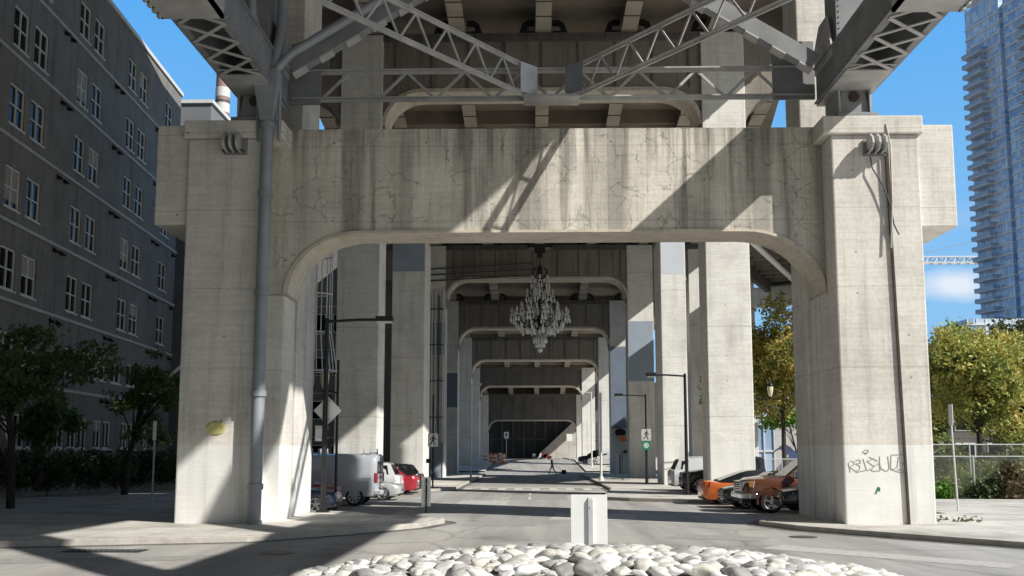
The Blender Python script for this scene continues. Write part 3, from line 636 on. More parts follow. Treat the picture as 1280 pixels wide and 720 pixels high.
for (x0, x1), sgn in zip(CH, (1, -1)):
    xin, xout = (x1, x0) if sgn > 0 else (x0, x1)
    m = MB()   # webs and solid top plate of the box chord
    for x in (x0, x1): m.box(x-.03, x+.03, -12, 31.2, 13.3, 14.4)
    m.box(x0, x1, -12, 31.2, 14.37, 14.43)
    for x in (x0, x1):
        m.box(x-.11, x+.11, -12, 31.2, 13.27, 13.33); m.box(x-.11, x+.11, -12, 31.2, 14.40, 14.46)
    for yy in np.arange(30.9, 14, -.4):
        for zz in (13.48, 14.25): m.ball((xin+sgn*.035, yy, zz), .028, 5, 3)
    ch = m.build('bottom_chord', 'steel_paint', T)
    m = MB(); m.box(x0-.03, x1+.03, 28.2, 31.25, 13.22, 13.262); m.build('cover_plate', 'steel_light', ch)
    m = MB(); y = 28.2
    while y > 0:
        m.beam((x0, y, 13.245), (x1, y-1.15, 13.245), .12, .03); m.beam((x1, y, 13.235), (x0, y-1.15, 13.235), .12, .03); y -= 1.18
    for yy in (27.8, 16): m.box(x0, x1, yy, yy+.05, 13.24, 13.26)
    m.build('lacing', 'steel_light', ch)
    m = MB()   # splice block at the first panel point
    m.box(x0-.2, x1+.2, 20.6, 24.0, 13.08, 13.2)
    m.box(x0-.2, x0-.12, 20.6, 24.0, 13.08, 14.9); m.box(x1+.12, x1+.2, 20.6, 24.0, 13.08, 14.9)
    for k in range(9): m.box(xout-sgn*.16-.04, xout-sgn*.16+.04, 21.2+k*.31, 21.35+k*.31, 13.0, 13.085)
    for k in range(12): m.ball((x0-.2+k*.15, 24.02, 13.14), .03, 5, 3)
    m.build('panel_gusset', 'steel_light', ch)
    # shoe and pedestal
    m = MB(); cx = (x0+x1)/2-.05*sgn
    m.box(cx-.62, cx+.62, 29.5, 31.4, 12.3, 12.42); m.box(cx-.5, cx+.5, 29.75, 31.2, 12.42, 12.52)
    m.prism([(cx-.46, 12.52), (cx-.36, 13.22), (cx+.36, 13.22), (cx+.46, 12.52)], 29.85, 31.0, 'y'); b = m.build('bearing_shoe', 'steel_paint', T, bevel=.015)
    m = MB(); m.box(cx-.5, cx-.44, 29.72, 31.1, 12.5, 13.2); m.part().box(cx+.44, cx+.5, 29.72, 31.1, 12.5, 13.2); m.each('shoe_flange', 'steel_light', b)
    m = MB(); m.tube([(cx, 29.84, 13.02), (cx, 29.78, 13.02)], .16, 14); m.build('pin', 'rust', b)
    # web diagonals of the truss
    for k in range(3):
        y = 16.3-9*k; m = MB(); m.prism([(y-.35, 14.4), (y+.4, 14.4), (y+6.05, 24), (y+5.3, 24)], x0+.15, x1-.15, 'x'); m.build('web_diagonal', 'steel_paint', T)
    # end post
    m = MB(); m.box(x0+.12, x1-.12, 29.4, 30.5, 14.4, 24)
    for zz in np.arange(14.5, 20, .18):
        for xx in (x0+.2, x1-.2): m.ball((xx, 29.39, zz), .03, 5, 3)
    m.build('end_post', 'steel_paint', T)
    m = MB()
    m.prism([(29.3, 14.2), (31.2, 14.2), (31.2, 15.0), (30.6, 15.6), (29.8, 15.6)], xin+sgn*.04-.03, xin+sgn*.04+.03, 'x'); m.build('joint_gusset', 'steel_light', T)
# transverse lattice strut at the pier and its end gussets
m = MB(); lat(m, (-7.9, 31.5, 0), (9.1, 31.5, 0), 13.64, 14.58, 9, .085, .26, .13); m.build('lattice_strut', 'steel_light', T)
m = MB(); m.box(-7.95, -6.95, 31.46, 31.55, 13.5, 14.75); m.build('strut_gusset', 'steel_paint', T)
m = MB(); m.box(7.8, 9.15, 31.46, 31.55, 13.55, 15.5)
for i in range(5):
    for j in range(4): m.ball((8.05+i*.2, 31.45, 14.75+j*.17), .03, 5, 3)
m.build('strut_gusset', 'steel_paint', T)
m = MB(); m.prism([(-7.95, 14.7), (-6.7, 14.7), (-6.7, 15.2), (-7.3, 15.75), (-7.95, 15.55)], 31.48, 31.555, 'y'); m.build('strut_gusset', 'steel_paint', T)
# lateral K bracing in the plane of the bottom chords
for sx_ in (-1, 1):
    m = MB(); xe = -8.0 if sx_ < 0 else 9.15
    lat(m, (.6+sx_*.75, 31.1, 0), (xe, 20.6, 0), 13.54, 14.5, 10, .065, .2, .1); m.build('lattice_brace', 'steel_light', T)
    m = MB(); xa, xb = .6+sx_*.45, .6+sx_*.98
    m.add([(xa, 31.1, 13.6), (xb, 30.6, 13.6), (xb, 30.6, 14.56), (xa, 31.1, 14.56), (xa, 31.13, 13.6), (xb, 30.63, 13.6), (xb, 30.63, 14.56), (xa, 31.13, 14.56)],
          [(0, 1, 2, 3), (4, 7, 6, 5), (0, 3, 7, 4), (1, 5, 6, 2), (0, 4, 5, 1), (3, 2, 6, 7)]); m.build('brace_plate', 'steel_pale' if sx_ < 0 else 'pipe_grey', T)
m = MB(); m.box(-.3, 1.5, 30.8, 31.7, 13.48, 13.55)
for i in range(12):
    for j in range(3): m.ball((-.2+i*.145, 30.79, 13.48+j*.035), .022, 5, 3)
m.build('centre_gusset', 'steel_light', T)
# sway diagonals rising from the bearings
for p, q in (((-7.6, 30.1, 14.2), (-.2, 30.1, 18.75)), ((8.75, 30.1, 14.2), (1.4, 30.1, 18.75))):
    m = MB(); m.beam(p, q, .55, .72, (0, 1, 0)) if False else m.beam(p, q, .42, .5); d = m.build('sway_diagonal', 'steel_paint', T)
    m = MB(); P, Q = Vector(p), Vector(q); k = 9
    for i in range(k):
        a, b = P.lerp(Q, (i+.12)/k), P.lerp(Q, (i+.62)/k); o = Vector((0, 0, -.32)); m.part().beam(a+o, b+o, .44, .05)
    m.each('batten_plate', 'steel_light', d)
# upper works and deck over the near span
m = MB(); m.box(-13, 14, -60, 33.2, 24, 24.9); dk = m.build('deck_slab', 'deck_soffit', T)
m = MB(); m.box(-13.0, -12.7, -60, 33.2, 24.9, 25.9); m.part().box(13.7, 14, -60, 33.2, 24.9, 25.9); m.each('parapet', 'bent_beam_concrete', dk)
m = MB()
for y in (29.9, 21, 12, 3): m.part().box(-9, 10, y-.2, y+.2, 22.8, 24)
m.each('floor_beam', 'steel_paint', T)
# unseen ramp slab high on the left, added to shade the apartment block
t = empty('shade_ramp', (-18, 5, 0), 'unseen high ramp slab on columns, added to shade the apartment block', 'ramp')
m = MB(); m.prism([(-24, -60), (-4, -60), (-4, 76), (-23.4, 76), (-23.0, 68), (-24.2, 60)], 32, 33, 'z'); m.build('ramp_deck', 'bent_beam_concrete', t)
for y in (-25, 8): MB().box(-19.5, -17.5, y-1, y+1, -.3, 32).build('ramp_column', 'bent_concrete', t)

# ------------------------------------------------------------------ concrete bents of the approach
ST = [33.3, 48.7, 64.7, 82.6, 99, 119, 147, 171, 186]
TOP = [24.0, 23.4, 21.5, 19.5, 17.3, 15.9, 14.6, 12.0, 11.2]
def bent(Y, cols, depth, sof, top, opening, ext, rx, label, outer=(), side=True, bm_mat='bent_beam_concrete'):
    T = empty('bridge_bent', ((opening[0]+opening[1])/2, Y, gz(Y)), label, 'bridge bent', 'concrete bents carrying the approach deck')
    for a, b in cols: MB().box(a, b, Y, Y+depth, -.5, top-.06).build('column', 'bent_concrete', T, bevel=.04)
    for a, b in outer: MB().box(a, b, Y+.1, Y+depth, -.5, top-.1).build('outer_column', 'bent_concrete', T, bevel=.04)
    (l0, l1), (r0, r1) = cols; xl, xr = ext; o0, o1 = opening; rz = rx*.95
    pl = [(xl, top), (xr, top), (xr, top-1.5)]
    pl += arc(xr, sof-2.4, xr-r1+.1, 2.0+.9, 90, 180, 8) if xr-r1 > 1 else [(xr, sof-rz)]
    pl += [(r1-.1, sof-rz-1.2), (r0+.1, sof-rz-1.2), (o1, sof-rz)]+arc(o1-rx, sof-rz, rx, rz, 0, 90, 9)+arc(o0+rx, sof-rz, rx, rz, 90, 180, 9)+[(l1-.1, sof-rz-1.2), (l0+.1, sof-rz-1.2)]
    pl += arc(xl, sof-2.4, l0-xl+.1, 2.0+.9, 0, 90, 8) if l0-xl > 1 else [(xl, sof-rz)]
    pl += [(xl, top-1.5)]
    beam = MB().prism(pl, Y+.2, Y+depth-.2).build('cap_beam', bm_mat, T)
    # rib round the arch
    a1 = arc(o1-rx, sof-rz, rx-.03, rz-.03, 0, 90, 9)+arc(o0+rx, sof-rz, rx-.03, rz-.03, 90, 180, 9); a2 = arc(o1-rx, sof-rz, rx+.16, rz+.16, 0, 90, 9)+arc(o0+rx, sof-rz, rx+.16, rz+.16, 90, 180, 9)
    k = len(a1); m = MB()
    vs = [(u, Y+.12, w) for u, w in a2]+[(u, Y+.12, w) for u, w in a1]+[(u, Y+depth-.12, w) for u, w in a1]+[(u, Y+depth-.12, w) for u, w in a2]
    fs = []
    for i in range(k-1):
        for r in range(4): fs.append((r*k+i, r*k+i+1, ((r+1) % 4)*k+i+1, ((r+1) % 4)*k+i))
    m.add(vs, fs); m.build('arch_rib', 'arch_concrete', beam)
    m = MB(); m.box(xl+.3, xr-.3, Y+.02, Y+.2, top-.42, top-.02)
    for i in range(9):
        x = o0+.5+(o1-o0-1)*i/8; m.box(x-.05, x+.05, Y+.15, Y+.21, sof+.15, top-.42)
    m.build('form_ribs', 'dark_concrete', beam)
    return T
bent(48.7, ((-9.72, -7.61), (8.49, 10.66)), 2.1, 20.37, 23.4, (-7.5, 8.4), (-13.5, 14.5), 1.9, 'tall sunlit concrete bent standing next behind the front pier')
TB = bent(64.7, ((-9.26, -7.09), (8.32, 9.95)), 3.4, 18.54, 21.5, (-7.0, 8.2), (-13.5, 15.2), 1.8, 'concrete bent with pale blue painted column tops just in front of the chandelier')
bent(82.6, ((-9.2, -7.35), (7.83, 9.98)), 2.1, 16.63, 19.5, (-7.2, 7.8), (-16, 18), 1.75, 'concrete bent directly behind the chandelier with bluish painted columns', outer=((12.97, 18.4),), side=False)
bent(99, ((-9.4, -7.5), (7.6, 9.5)), 2.0, 14.48, 17.3, (-7.4, 7.5), (-13, 13.8), 1.7, 'concrete bent seen under the chandelier tip, second behind the chandelier')
bent(119, ((-9.3, -7.4), (7.75, 9.6)), 2.0, 13.1, 15.9, (-7.3, 7.7), (-13, 13.5), 1.6, 'concrete bent third in line behind the chandelier, framing a dark bent')
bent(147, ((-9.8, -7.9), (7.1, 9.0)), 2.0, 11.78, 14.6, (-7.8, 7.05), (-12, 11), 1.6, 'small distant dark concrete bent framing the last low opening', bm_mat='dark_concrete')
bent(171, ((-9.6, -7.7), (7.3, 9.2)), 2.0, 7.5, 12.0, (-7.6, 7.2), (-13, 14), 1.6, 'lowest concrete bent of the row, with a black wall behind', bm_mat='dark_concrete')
# painted-over patches on the columns
def patch(par, x0, x1, y, z0, z1, mat): MB().box(x0, x1, y-.006, y+.02, z0, z1).build('paint_patch', mat, par)
simple('paint_blue', (.36, .42, .50), .85, var=.1, scale=.8); simple('paint_paleblue', (.66, .70, .74), .85, var=.06, scale=.8); simple('paint_slate', (.20, .245, .31), .85, var=.1, scale=.8)
bts = [o for o in C.objects if o.name.startswith('bridge_bent')]
patch(bts[1], -9.22, -7.13, 64.7, 14.0, 18.2, 'paint_blue'); patch(bts[1], 8.36, 9.91, 64.7, 13.75, 18.2, 'paint_paleblue')
patch(bts[2], -9.16, -7.39, 82.6, 10.2, 12.9, 'paint_blue'); patch(bts[2], 7.87, 9.94, 82.6, 8.0, 13.0, 'paint_blue')
patch(bts[3], -9.36, -7.54, 99, 6.6, 10.0, 'paint_slate'); patch(bts[3], 7.64, 9.46, 99, 4.5, 12.6, 'paint_slate')
# approach deck
T = empty('bridge_deck', (.6, 48.7, 21), 'long concrete approach deck on light girders above the road', 'bridge deck')
REDGE = [14, 14, 15.6, 18.2, 13.9, 13.5, 11.2, 14.5, 14.5]
m = MB(); e = MB()
for i in range(len(ST)-1):
    a, b = ST[i], ST[i+1]; za, zb = TOP[i]+1.45, TOP[i+1]+1.45
    vs = [(-13.2, a, za), (REDGE[i], a, za), (REDGE[i+1], b, zb), (-13.2, b, zb)]
    m.add(vs+[(x, y, z+.5) for x, y, z in vs], [(0, 1, 2, 3), (4, 7, 6, 5), (0, 4, 5, 1), (1, 5, 6, 2), (2, 6, 7, 3), (3, 7, 4, 0)])
    for x0, x1 in ((-13.2, -13.2), (REDGE[i]-.3, REDGE[i+1]-.3)):
        e.part()
        vs = [(x0, a, za+.4), (x0+.3, a, za+.4), (x1+.3, b, zb+.4), (x1, b, zb+.4)]
        e.add(vs+[(x, y, z+.9) for x, y, z in vs], [(0, 1, 2, 3), (4, 7, 6, 5), (0, 4, 5, 1), (1, 5, 6, 2), (2, 6, 7, 3), (3, 7, 4, 0)])
m.build('deck_slab', 'deck_soffit', T); e.each('parapet', 'bent_beam_concrete', T)
GX = [.55+4.35*k for k in range(-3, 4)]
for gxi in GX:
    mi = []
    m = MB(); fl = m
    for i in range(len(ST)-1):
        a, b = ST[i], ST[i+1]-.15; za, zb = TOP[i]+.02, TOP[i+1]+.02
        m.beam((gxi, a, za+.78), (gxi, b, zb+.78), .2, 1.4); m.beam((gxi, a, za+.09), (gxi, b, zb+.09), .78, .16); mi += [0]*12
        n = int((b-a)/1.5)
        for k in range(1, n):
            t_ = k/n; fl.box(gxi-.41, gxi+.41, lerp(a, b, t_)-.04, lerp(a, b, t_)+.04, lerp(za, zb, t_)-.03, lerp(za, zb, t_)+.22); mi += [1]*6
    g = m.build('girder', 'girder_tan', T, mats=['girder_tan', 'dark_concrete'], midx=mi)
m = MB()
for i in range(len(ST)-1):
    for k in range(1, 4):
        t_ = k/4; y = lerp(ST[i], ST[i+1], t_); z = lerp(TOP[i], TOP[i+1], t_); m.part().box(-12.5, 13.6, y-.12, y+.12, z+.6, z+1.5)
m.each('diaphragm', 'deck_soffit', T)
m = MB()   # dark curved bearing brackets beside the girders
for i in (1, 2, 3, 4):
    for gxi in GX[1:-1]:
        for s in (-1, 1):
            y, z = ST[i]+.1, TOP[i]-.02
            m.part().prism([(gxi+s*.45, z), (gxi+s*1.25, z), (gxi+s*1.05, z+.55), (gxi+s*.75, z+.72), (gxi+s*.45, z+.7), (gxi+s*.45, z+.5), (gxi+s*.8, z+.45), (gxi+s*.9, z+.15), (gxi+s*.45, z+.12)], y, y+.25)
m.each('bearing_bracket', 'black_metal', T)
# closing wall at the far end
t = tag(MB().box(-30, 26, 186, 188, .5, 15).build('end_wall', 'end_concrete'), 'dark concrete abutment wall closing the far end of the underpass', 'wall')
tag(MB().prism([(.5, .9), (9.5, .9), (9.5, 8.5), (8.2, 8.5), (.5, 1.4)], 183.2, 183.8).build('sun_patch_panel', 'pale_concrete'), 'pale panel shaped like the sun patch on the far end wall of the underpass', 'wall')  # added pale panel, shaped like the triangle of sun on the dark end wall
EW = bpy.data.objects['end_wall']; m = MB()
for k in range(11): m.part().box(-10+k*2, -9.6+k*2, 185.8, 186.0, 1.0, 11)
m.part().box(-12, 12, 185.75, 186.0, 4.4, 4.7)
m.each('pilaster', 'dark_concrete', EW, world=False)
# side ramp seen through the right of the arch
t = empty('side_ramp', (20, 76, 0), 'curving concrete off-ramp with a white pipe under its edge seen beside the sunlit bent', 'ramp')
m = MB(); d = Vector((7.43, 17, 0)).normalized(); nrm = Vector((d.y, -d.x, 0))
p0, p1 = Vector((13.6, 63.5, 0)), Vector((25, 89.6, 0))
def rampbox(m, o0, o1, z0, z1):
    a, b, c, e = p0+nrm*o0, p1+nrm*o0, p1+nrm*o1, p0+nrm*o1
    vs = [(p.x, p.y, z0) for p in (a, b, c, e)]+[(p.x, p.y, z1) for p in (a, b, c, e)]
    m.add(vs, [(0, 1, 2, 3), (4, 7, 6, 5), (0, 4, 5, 1), (1, 5, 6, 2), (2, 6, 7, 3), (3, 7, 4, 0)])
rampbox(m, -3, 6, 17.1, 17.7); dk = m.build('ramp_deck', 'dark_concrete', t)
m = MB(); rampbox(m, -3, -2.6, 15.9, 17.1); rampbox(m, 1.1, 1.5, 16.3, 17.1); rampbox(m, 5.6, 6, 16.2, 18.6); m.build('edge_beam', 'dark_concrete', dk)
m = MB(); m.tube([p0+nrm*.1+Vector((0, 0, 16.0)), p1+nrm*.1+Vector((0, 0, 16.0))], .2, 10); m.build('service_pipe', 'white_sign', t)
m = MB()
for k in range(14):
    q = p0.lerp(p1, k/14); m.beam(q+nrm*-2.5+Vector((0, 0, 16.9)), q+nrm*1.0+Vector((0, 0, 16.9)), .25, .4)
m.build('cross_ribs', 'bent_beam_concrete', t)
m = MB(); q = p0.lerp(p1, .84); m.beam(q+nrm*-5+Vector((0, 0, 15.6)), q+nrm*5.5+Vector((0, 0, 15.6)), 1.4, 1.6); m.build('cross_head', 'bent_concrete', t)
q = q+nrm*4.0; MB().box(q.x-.7, q.x+.7, q.y-.7, q.y+.7, 0, 15).build('ramp_column', 'bent_concrete', t)

# service pipes up the left column behind the chandelier
t = empty('conduit_bank', (-8.2, 82.4, .1), 'bank of thin dark vertical conduits rising behind the white pedestrian sign', 'conduits')
for k in range(6): MB().tube([(-9.05+k*.3, 82.45, .1), (-9.05+k*.3, 82.45, 15.2+.4*(k % 2))], .075, 6).build('conduit', 'steel_dark' if k % 3 == 1 else 'galvanised', t)
m = MB()
for z in (2, 5, 8, 11, 14): m.part().box(-9.15, -7.45, 82.36, 82.52, z, z+.09)
m.each('clamp_rail', 'steel_dark', t)
m = MB()
for k in range(3): m.part().tube([(-9.0, 82.5, 16.4+k*.5), (0, 82.5, 16.9+k*.5)], .06, 6)
m.each('cross_conduit', 'steel_dark', t)
t = empty('metal_hoarding', (-8.3, 82.2, .13), 'bluish grey sheet metal hoarding round the foot of the conduits', 'hoarding')
m = MB(); m.box(-9.15, -7.45, 82.1, 82.3, .13, 2.9); m.build('sheet', 'paint_blue', t)
m = MB()
for k in range(4): m.part().box(-9.16+k*.56, -9.1+k*.56, 82.06, 82.1, .13, 2.9)
m.each('post', 'pipe_grey', t)

# caged ladder on the rear of the left leg
t = empty('caged_ladder', (-7.5, 35.9, 4.9), 'pale steel caged access ladder hanging under the arch above the van', 'ladder')
m = MB()
for y in (35.6, 36.1): m.part().beam((-8.0, y, 4.6), (-8.0, y, 13), .06, .06)
m.each('rail', 'galvanised', t)
m = MB(); z = 4.7
while z < 13: m.part().tube([(-8.0, 35.6, z), (-8.0, 36.1, z)], .02, 5); z += .3
m.each('rung', 'galvanised', t)
m = MB()
for z in (5.1, 6.5, 7.9, 9.3):
    rr = .42 if z > 5.5 else .56
    m.part().tube([(-8.0+rr*1.6*math.sin(math.pi*i/10), 35.85-rr*math.cos(math.pi*i/10), z) for i in range(11)], .03, 5)
m.each('cage_hoop', 'galvanised', t)
m = MB()
for i in range(1, 10, 2):
    s_, c_ = math.sin(math.pi*i/10), math.cos(math.pi*i/10)
    m.part().tube([(-8.0+.56*1.6*s_, 35.85-.56*c_, 5.1), (-8.0+.42*1.6*s_, 35.85-.42*c_, 6.5), (-8.0+.42*1.6*s_, 35.85-.42*c_, 9.6)], .022, 5)
m.each('cage_bar', 'galvanised', t)

# ------------------------------------------------------------------ chandelier
CX, CY = .49, 72.0
T = empty('chandelier', (CX, CY, 16.9), 'huge ornate crystal chandelier with candle lamps hanging under the bridge over the road', 'chandelier')
m = MB(); m.box(CX-.75, CX+.75, CY-.4, CY+.4, 17.0, 17.25); m.box(CX-.9, CX-.75, CY-.12, CY+.12, 17.0, 20.6); m.box(CX+.75, CX+.9, CY-.12, CY+.12, 17.0, 20.6); m.box(CX-.4, CX+.4, CY-.35, CY+.35, 16.55, 17.0); m.box(CX-.2, CX+.2, CY-.2, CY+.2, 16.25, 16.55); m.build('hanging_frame', 'black_metal', T)
m = MB(); m.tube([(CX, CY, 16.3), (CX, CY, 15.7)], .05, 6)
m.lathe([(.02, 0), (.05, -.02), (.03, -.06)], (CX, CY, 16), 8); m.build('chain', 'black_metal', T)
m = MB(); m.lathe([(.05, 15.8), (.16, 15.6), (.22, 15.2), (.17, 14.8), (.26, 14.5), (.14, 14.2), (.24, 13.8), (.13, 13.3), (.3, 12.8), (.18, 12.3), (.14, 11.8), (.36, 11.3), (.2, 10.9), (.1, 10.7)][::-1], (CX, CY, 0), 12)
m.build('stem', 'black_metal', T)
def drop(m, x, y, z, l, r):
    m.lathe([(.012, l*.0), (r*.35, -l*.2), (r, -l*.72), (r*.7, -l*.93), (.005, -l)], (x, y, z), 6, True)
loose = MB()
def tier(n, rad, z0, rise, ph, ndrop, dl, dr, candle=.55, sag=.5, arm_mat='black_metal'):
    for k in range(n):
        a = ph+2*math.pi*k/n; ca, sa = math.cos(a), math.sin(a)
        path = []
        for i in range(9):
            u = i/8; r = rad*u; z = z0-sag*math.sin(u*math.pi*.9)*(1-.35*u)+rise*u**3
            path.append((CX+ca*r, CY+sa*r, z))
        m = MB(); m.tube(path, [.05-.02*i/8 for i in range(9)], 6)
        sc = [(CX+ca*(rad*.55+.22*math.cos(t)*(1-t/9)), CY+sa*(rad*.55+.22*math.cos(t)*(1-t/9)), z0-sag*.6+.35+.22*math.sin(t)*(1-t/9)) for t in np.linspace(0, 6.5, 12)]
        m.tube(sc, .025, 5)
        arm = m.build('arm', arm_mat, T)
        ex, ey, ez = path[-1]
        m = MB(); m.lathe([(.03, -.02), (.14, .03), (.16, .07), (.05, .05), (.05, .2), (.055, .24), (.09, .33), (.085, .45), (.03, candle+.08), (.003, candle+.14)], (ex, ey, ez), 8); m.build('candle_lamp', 'candle', arm)
        for j in range(ndrop):
            u = .35+.65*(j+.6)/ndrop; i = min(8, u*8); p = path[int(i)]; jx, jy = random.uniform(-.12, .12), random.uniform(-.12, .12)
            drop(loose, p[0]+jx, p[1]+jy, p[2]-.05, dl*random.uniform(.7, 1.15), dr*random.uniform(.8, 1.2))
        for j in range(3):
            m = MB(); drop(m, ex+.13*math.cos(j*2.1), ey+.13*math.sin(j*2.1), ez+.02, dl*.9, dr); m.build('crystal_drop', 'crystal', arm)
        # bead string from this arm tip up to the stem
        for u in np.linspace(.06, .94, 13):
            x, y = lerp(ex, CX, u), lerp(ey, CY, u); z = lerp(ez, z0+rise+1.2, u)-.75*math.sin(math.pi*u)
            loose.ball((x, y, z), .038, 5, 3)
tier(12, 2.05, 11.55, .55, .1, 5, .55, .085, .5, .55)
tier(8, 1.4, 11.9, .65, .3, 4, .5, .08, .5, .5)
tier(6, .95, 12.9, .6, .2, 4, .5, .075, .5, .4)
tier(6, .62, 14.0, .55, .5, 4, .55, .08, .3, .3)
m = MB()
for k in range(14):
    a = 2*math.pi*k/14
    for rr, z0, z1 in ((.45, 10.9, 10.1), (.3, 10.55, 9.85)):
        m.tube([(CX+.12*math.cos(a), CY+.12*math.sin(a), z0+.15), (CX+rr*math.cos(a), CY+rr*math.sin(a), (z0+z1)/2+.1), (CX+.16*math.cos(a), CY+.16*math.sin(a), z1-.05)], .035, 5)
        drop(m, CX+rr*math.cos(a), CY+rr*math.sin(a), (z0+z1)/2, .5, .09)
m.build('crystal_basket', 'crystal', T)
MB().ball((CX, CY, 9.52), .19, 10, 8).build('pendant_ball', 'crystal', T)
m = loose
for k in range(70):
    a = random.uniform(0, 6.28); z = random.uniform(11.0, 14.6); rr = interp(z, [11, 11.6, 12.4, 13.4, 14.6], [1.0, 1.5, .95, .6, .45])*random.uniform(.35, 1)
    drop(m, CX+rr*math.cos(a), CY+rr*math.sin(a), z, random.uniform(.3, .6), random.uniform(.05, .09))
tag(m.build('crystal_fringe', 'crystal', T), kind='stuff')
m = MB()
for k in range(6):
    a = 2*math.pi*k/6+.4
    m.tube([(CX+(.12+.5*math.sin(t))*math.cos(a), CY+(.12+.5*math.sin(t))*math.sin(a), 14.7+.32*t) for t in np.linspace(0, 2.6, 8)], .04, 5)
m.build('crown_scroll', 'black_metal', T)

# ------------------------------------------------------------------ street furniture
def frame_plate(m, cx, y, cz, w, h, t=.02): m.box(cx-w/2, cx+w/2, y-t, y, cz-h/2, cz+h/2)
def lamp_post(x, y, z0, h, arm, r, label, mat='black_metal', headmat='lamp_white', down=0):
    t = empty('street_lamp', (x, y, z0), label, 'street lamp')
    m = MB(); m.tube([(x, y, z0), (x, y, z0+.5), (x, y, z0+.52), (x, y, z0+h)], [r*1.35, r*1.35, r, r*.75], 10); m.build('pole', mat, t)
    s = 1 if arm > 0 else -1
    m = MB(); m.tube([(x, y, z0+h-.12), (x+arm*.5, y, z0+h-.06), (x+arm*.82, y, z0+h-.06)], r*.5, 8); m.build('arm', mat, t)
    m = MB(); xa, xb = sorted((x+arm*.74, x+arm)); m.box(xa, xb, y-.2, y+.2, z0+h-.13, z0+h+.05); hd = m.build('lamp_head', mat, t, bevel=.03)
    MB().box(xa+.04, xb-.04, y-.16, y+.16, z0+h-.17, z0+h-.12).build('lens', headmat, hd)
    m = MB(); m.box(x-r*2, x+r*2, y-r*2, y+r*2, z0, z0+.06); m.build('base_plate', mat, t)
    return t
lp = lamp_post(-7.3, 34.98, .13, 6.78, 2.35, .1, 'black street lamp with long arm and diamond sign beside the van')
t = empty('diamond_sign', (-7.26, 34.85, 3.1), 'pale diamond road sign seen from the back on a lamp post', 'road sign')
m = MB(); m.prism([(-7.24-.5, 3.65), (-7.24, 4.15), (-7.24+.5, 3.65), (-7.24, 3.15)], 35.1, 35.12, 'y'); m.build('panel', 'white_sign', t, bevel=.004)
m = MB(); m.box(-7.45, -7.05, 35.06, 35.1, 3.96, 4.01); m.part().box(-7.42, -7.06, 35.06, 35.1, 3.28, 3.33); m.each('bracket', 'galvanised', t)
t = empty('plate_sign', (-7.45, 34.85, 2.6), 'small cream rectangular plate below the diamond sign', 'road sign')
m = MB(); m.box(-7.66, -7.36, 35.1, 35.12, 2.58, 3.12); m.build('panel', 'white_sign', t, bevel=.006)
m = MB(); m.box(-7.6, -7.2, 35.06, 35.1, 3.0, 3.05); m.part().box(-7.6, -7.2, 35.06, 35.1, 2.66, 2.71); m.each('bracket', 'galvanised', t)
lamp_post(7.45, 49.3, .13, 5.9, -1.9, .09, 'black street lamp standing in front of the boxy black vehicle')
lp2 = lamp_post(7.28, 65.2, .13, 5.8, -2.0, .08, 'black street lamp carrying the grey pedestrian sign and the green sign')
lamp_post(-4.97, 79.9, .13, 7.5, .8, .06, 'thin pale street lamp past the crossing near the conduit bank', 'galvanised')
lamp_post(6.45, 112, gz(112)+.1, 8.4, -1.25, .09, 'white street lamp with bent head near the distant parked cars', 'lamp_white')
t = empty('white_pole', (4.93, 73.8, .13), 'tall slim white pole on the pavement near the crossing', 'pole')
MB().tube([(4.93, 73.8, .13), (4.93, 73.8, 6.4)], .09, 10).build('shaft', 'lamp_white', t); MB().lathe([(.2, 0), (.16, .25), (.1, .3)], (4.93, 73.8, .13), 10).build('base', 'lamp_white', t)
MB().ball((4.93, 73.8, 6.45), .1, 8, 6).build('cap', 'lamp_white', t)
def walker(m, cx, y, cz, s):
    """walking figure symbol, s = height"""
    def P(*pts): m.prism([(cx+u*s, cz+w*s) for u, w in pts], y-.004, y, 'y')
    m.prism([(cx+.05*s+.085*s*math.cos(R(40*k)), cz+.40*s+.085*s*math.sin(R(40*k))) for k in range(9)], y-.004, y, 'y')
    P((-.06, .3), (.10, .3), (.09, -.04), (-.08, -.04)); P((-.06, .3), (-.26, .1), (-.22, .0), (-.18, .02), (-.19, .1), (-.06, .2)); P((.10, .29), (.22, .12), (.32, .08), (.3, .01), (.18, .06), (.09, .16))
    P((-.08, -.03), (.02, -.03), (-.1, -.27), (-.26, -.46), (-.34, -.42), (-.2, -.25)); P((.0, -.03), (.09, -.03), (.14, -.24), (.24, -.46), (.14, -.48), (.04, -.24))
def ped_sign(x, y, z, w, h, label, plate='white_sign'):
    t = empty('pedestrian_sign', (x, y, z-h/2), label, 'road sign')
    m = MB(); m.box(x-w/2, x+w/2, y-.02, y, z-h/2, z+h/2); m.build('panel', plate, t, bevel=.004)
    m = MB(); walker(m, x, y-.022, z, h*.86); m.build('walking_symbol', 'sign_black', t); return t
ped_sign(7.27, 65.05, 3.3, .62, .74, 'grey pedestrian crossing sign on a lamp post above a green sign', 'sign_back')
t = empty('green_sign', (7.26, 65.05, 2.3), 'small green square sign under the grey pedestrian sign', 'road sign')
m = MB(); m.box(6.98, 7.54, 65.03, 65.05, 2.34, 2.9); m.build('panel', 'sign_green', t, bevel=.004)
m = MB()
for k in range(10):
    a0, a1 = R(36*k+8), R(36*k+36)
    m.prism([(7.26+.17*math.cos(a0), 2.62+.17*math.sin(a0)), (7.26+.17*math.cos(a1), 2.62+.17*math.sin(a1)), (7.26+.12*math.cos(a1), 2.62+.12*math.sin(a1)), (7.26+.12*math.cos(a0), 2.62+.12*math.sin(a0))], 65.022, 65.03, 'y')
m.box(7.2, 7.32, 65.022, 65.03, 2.56, 2.68); m.build('ring_symbol', 'white_sign', t)
t = empty('sign_post', (-5.95, 59.5, .13), 'slim dark sign post carrying the white pedestrian sign', 'post')
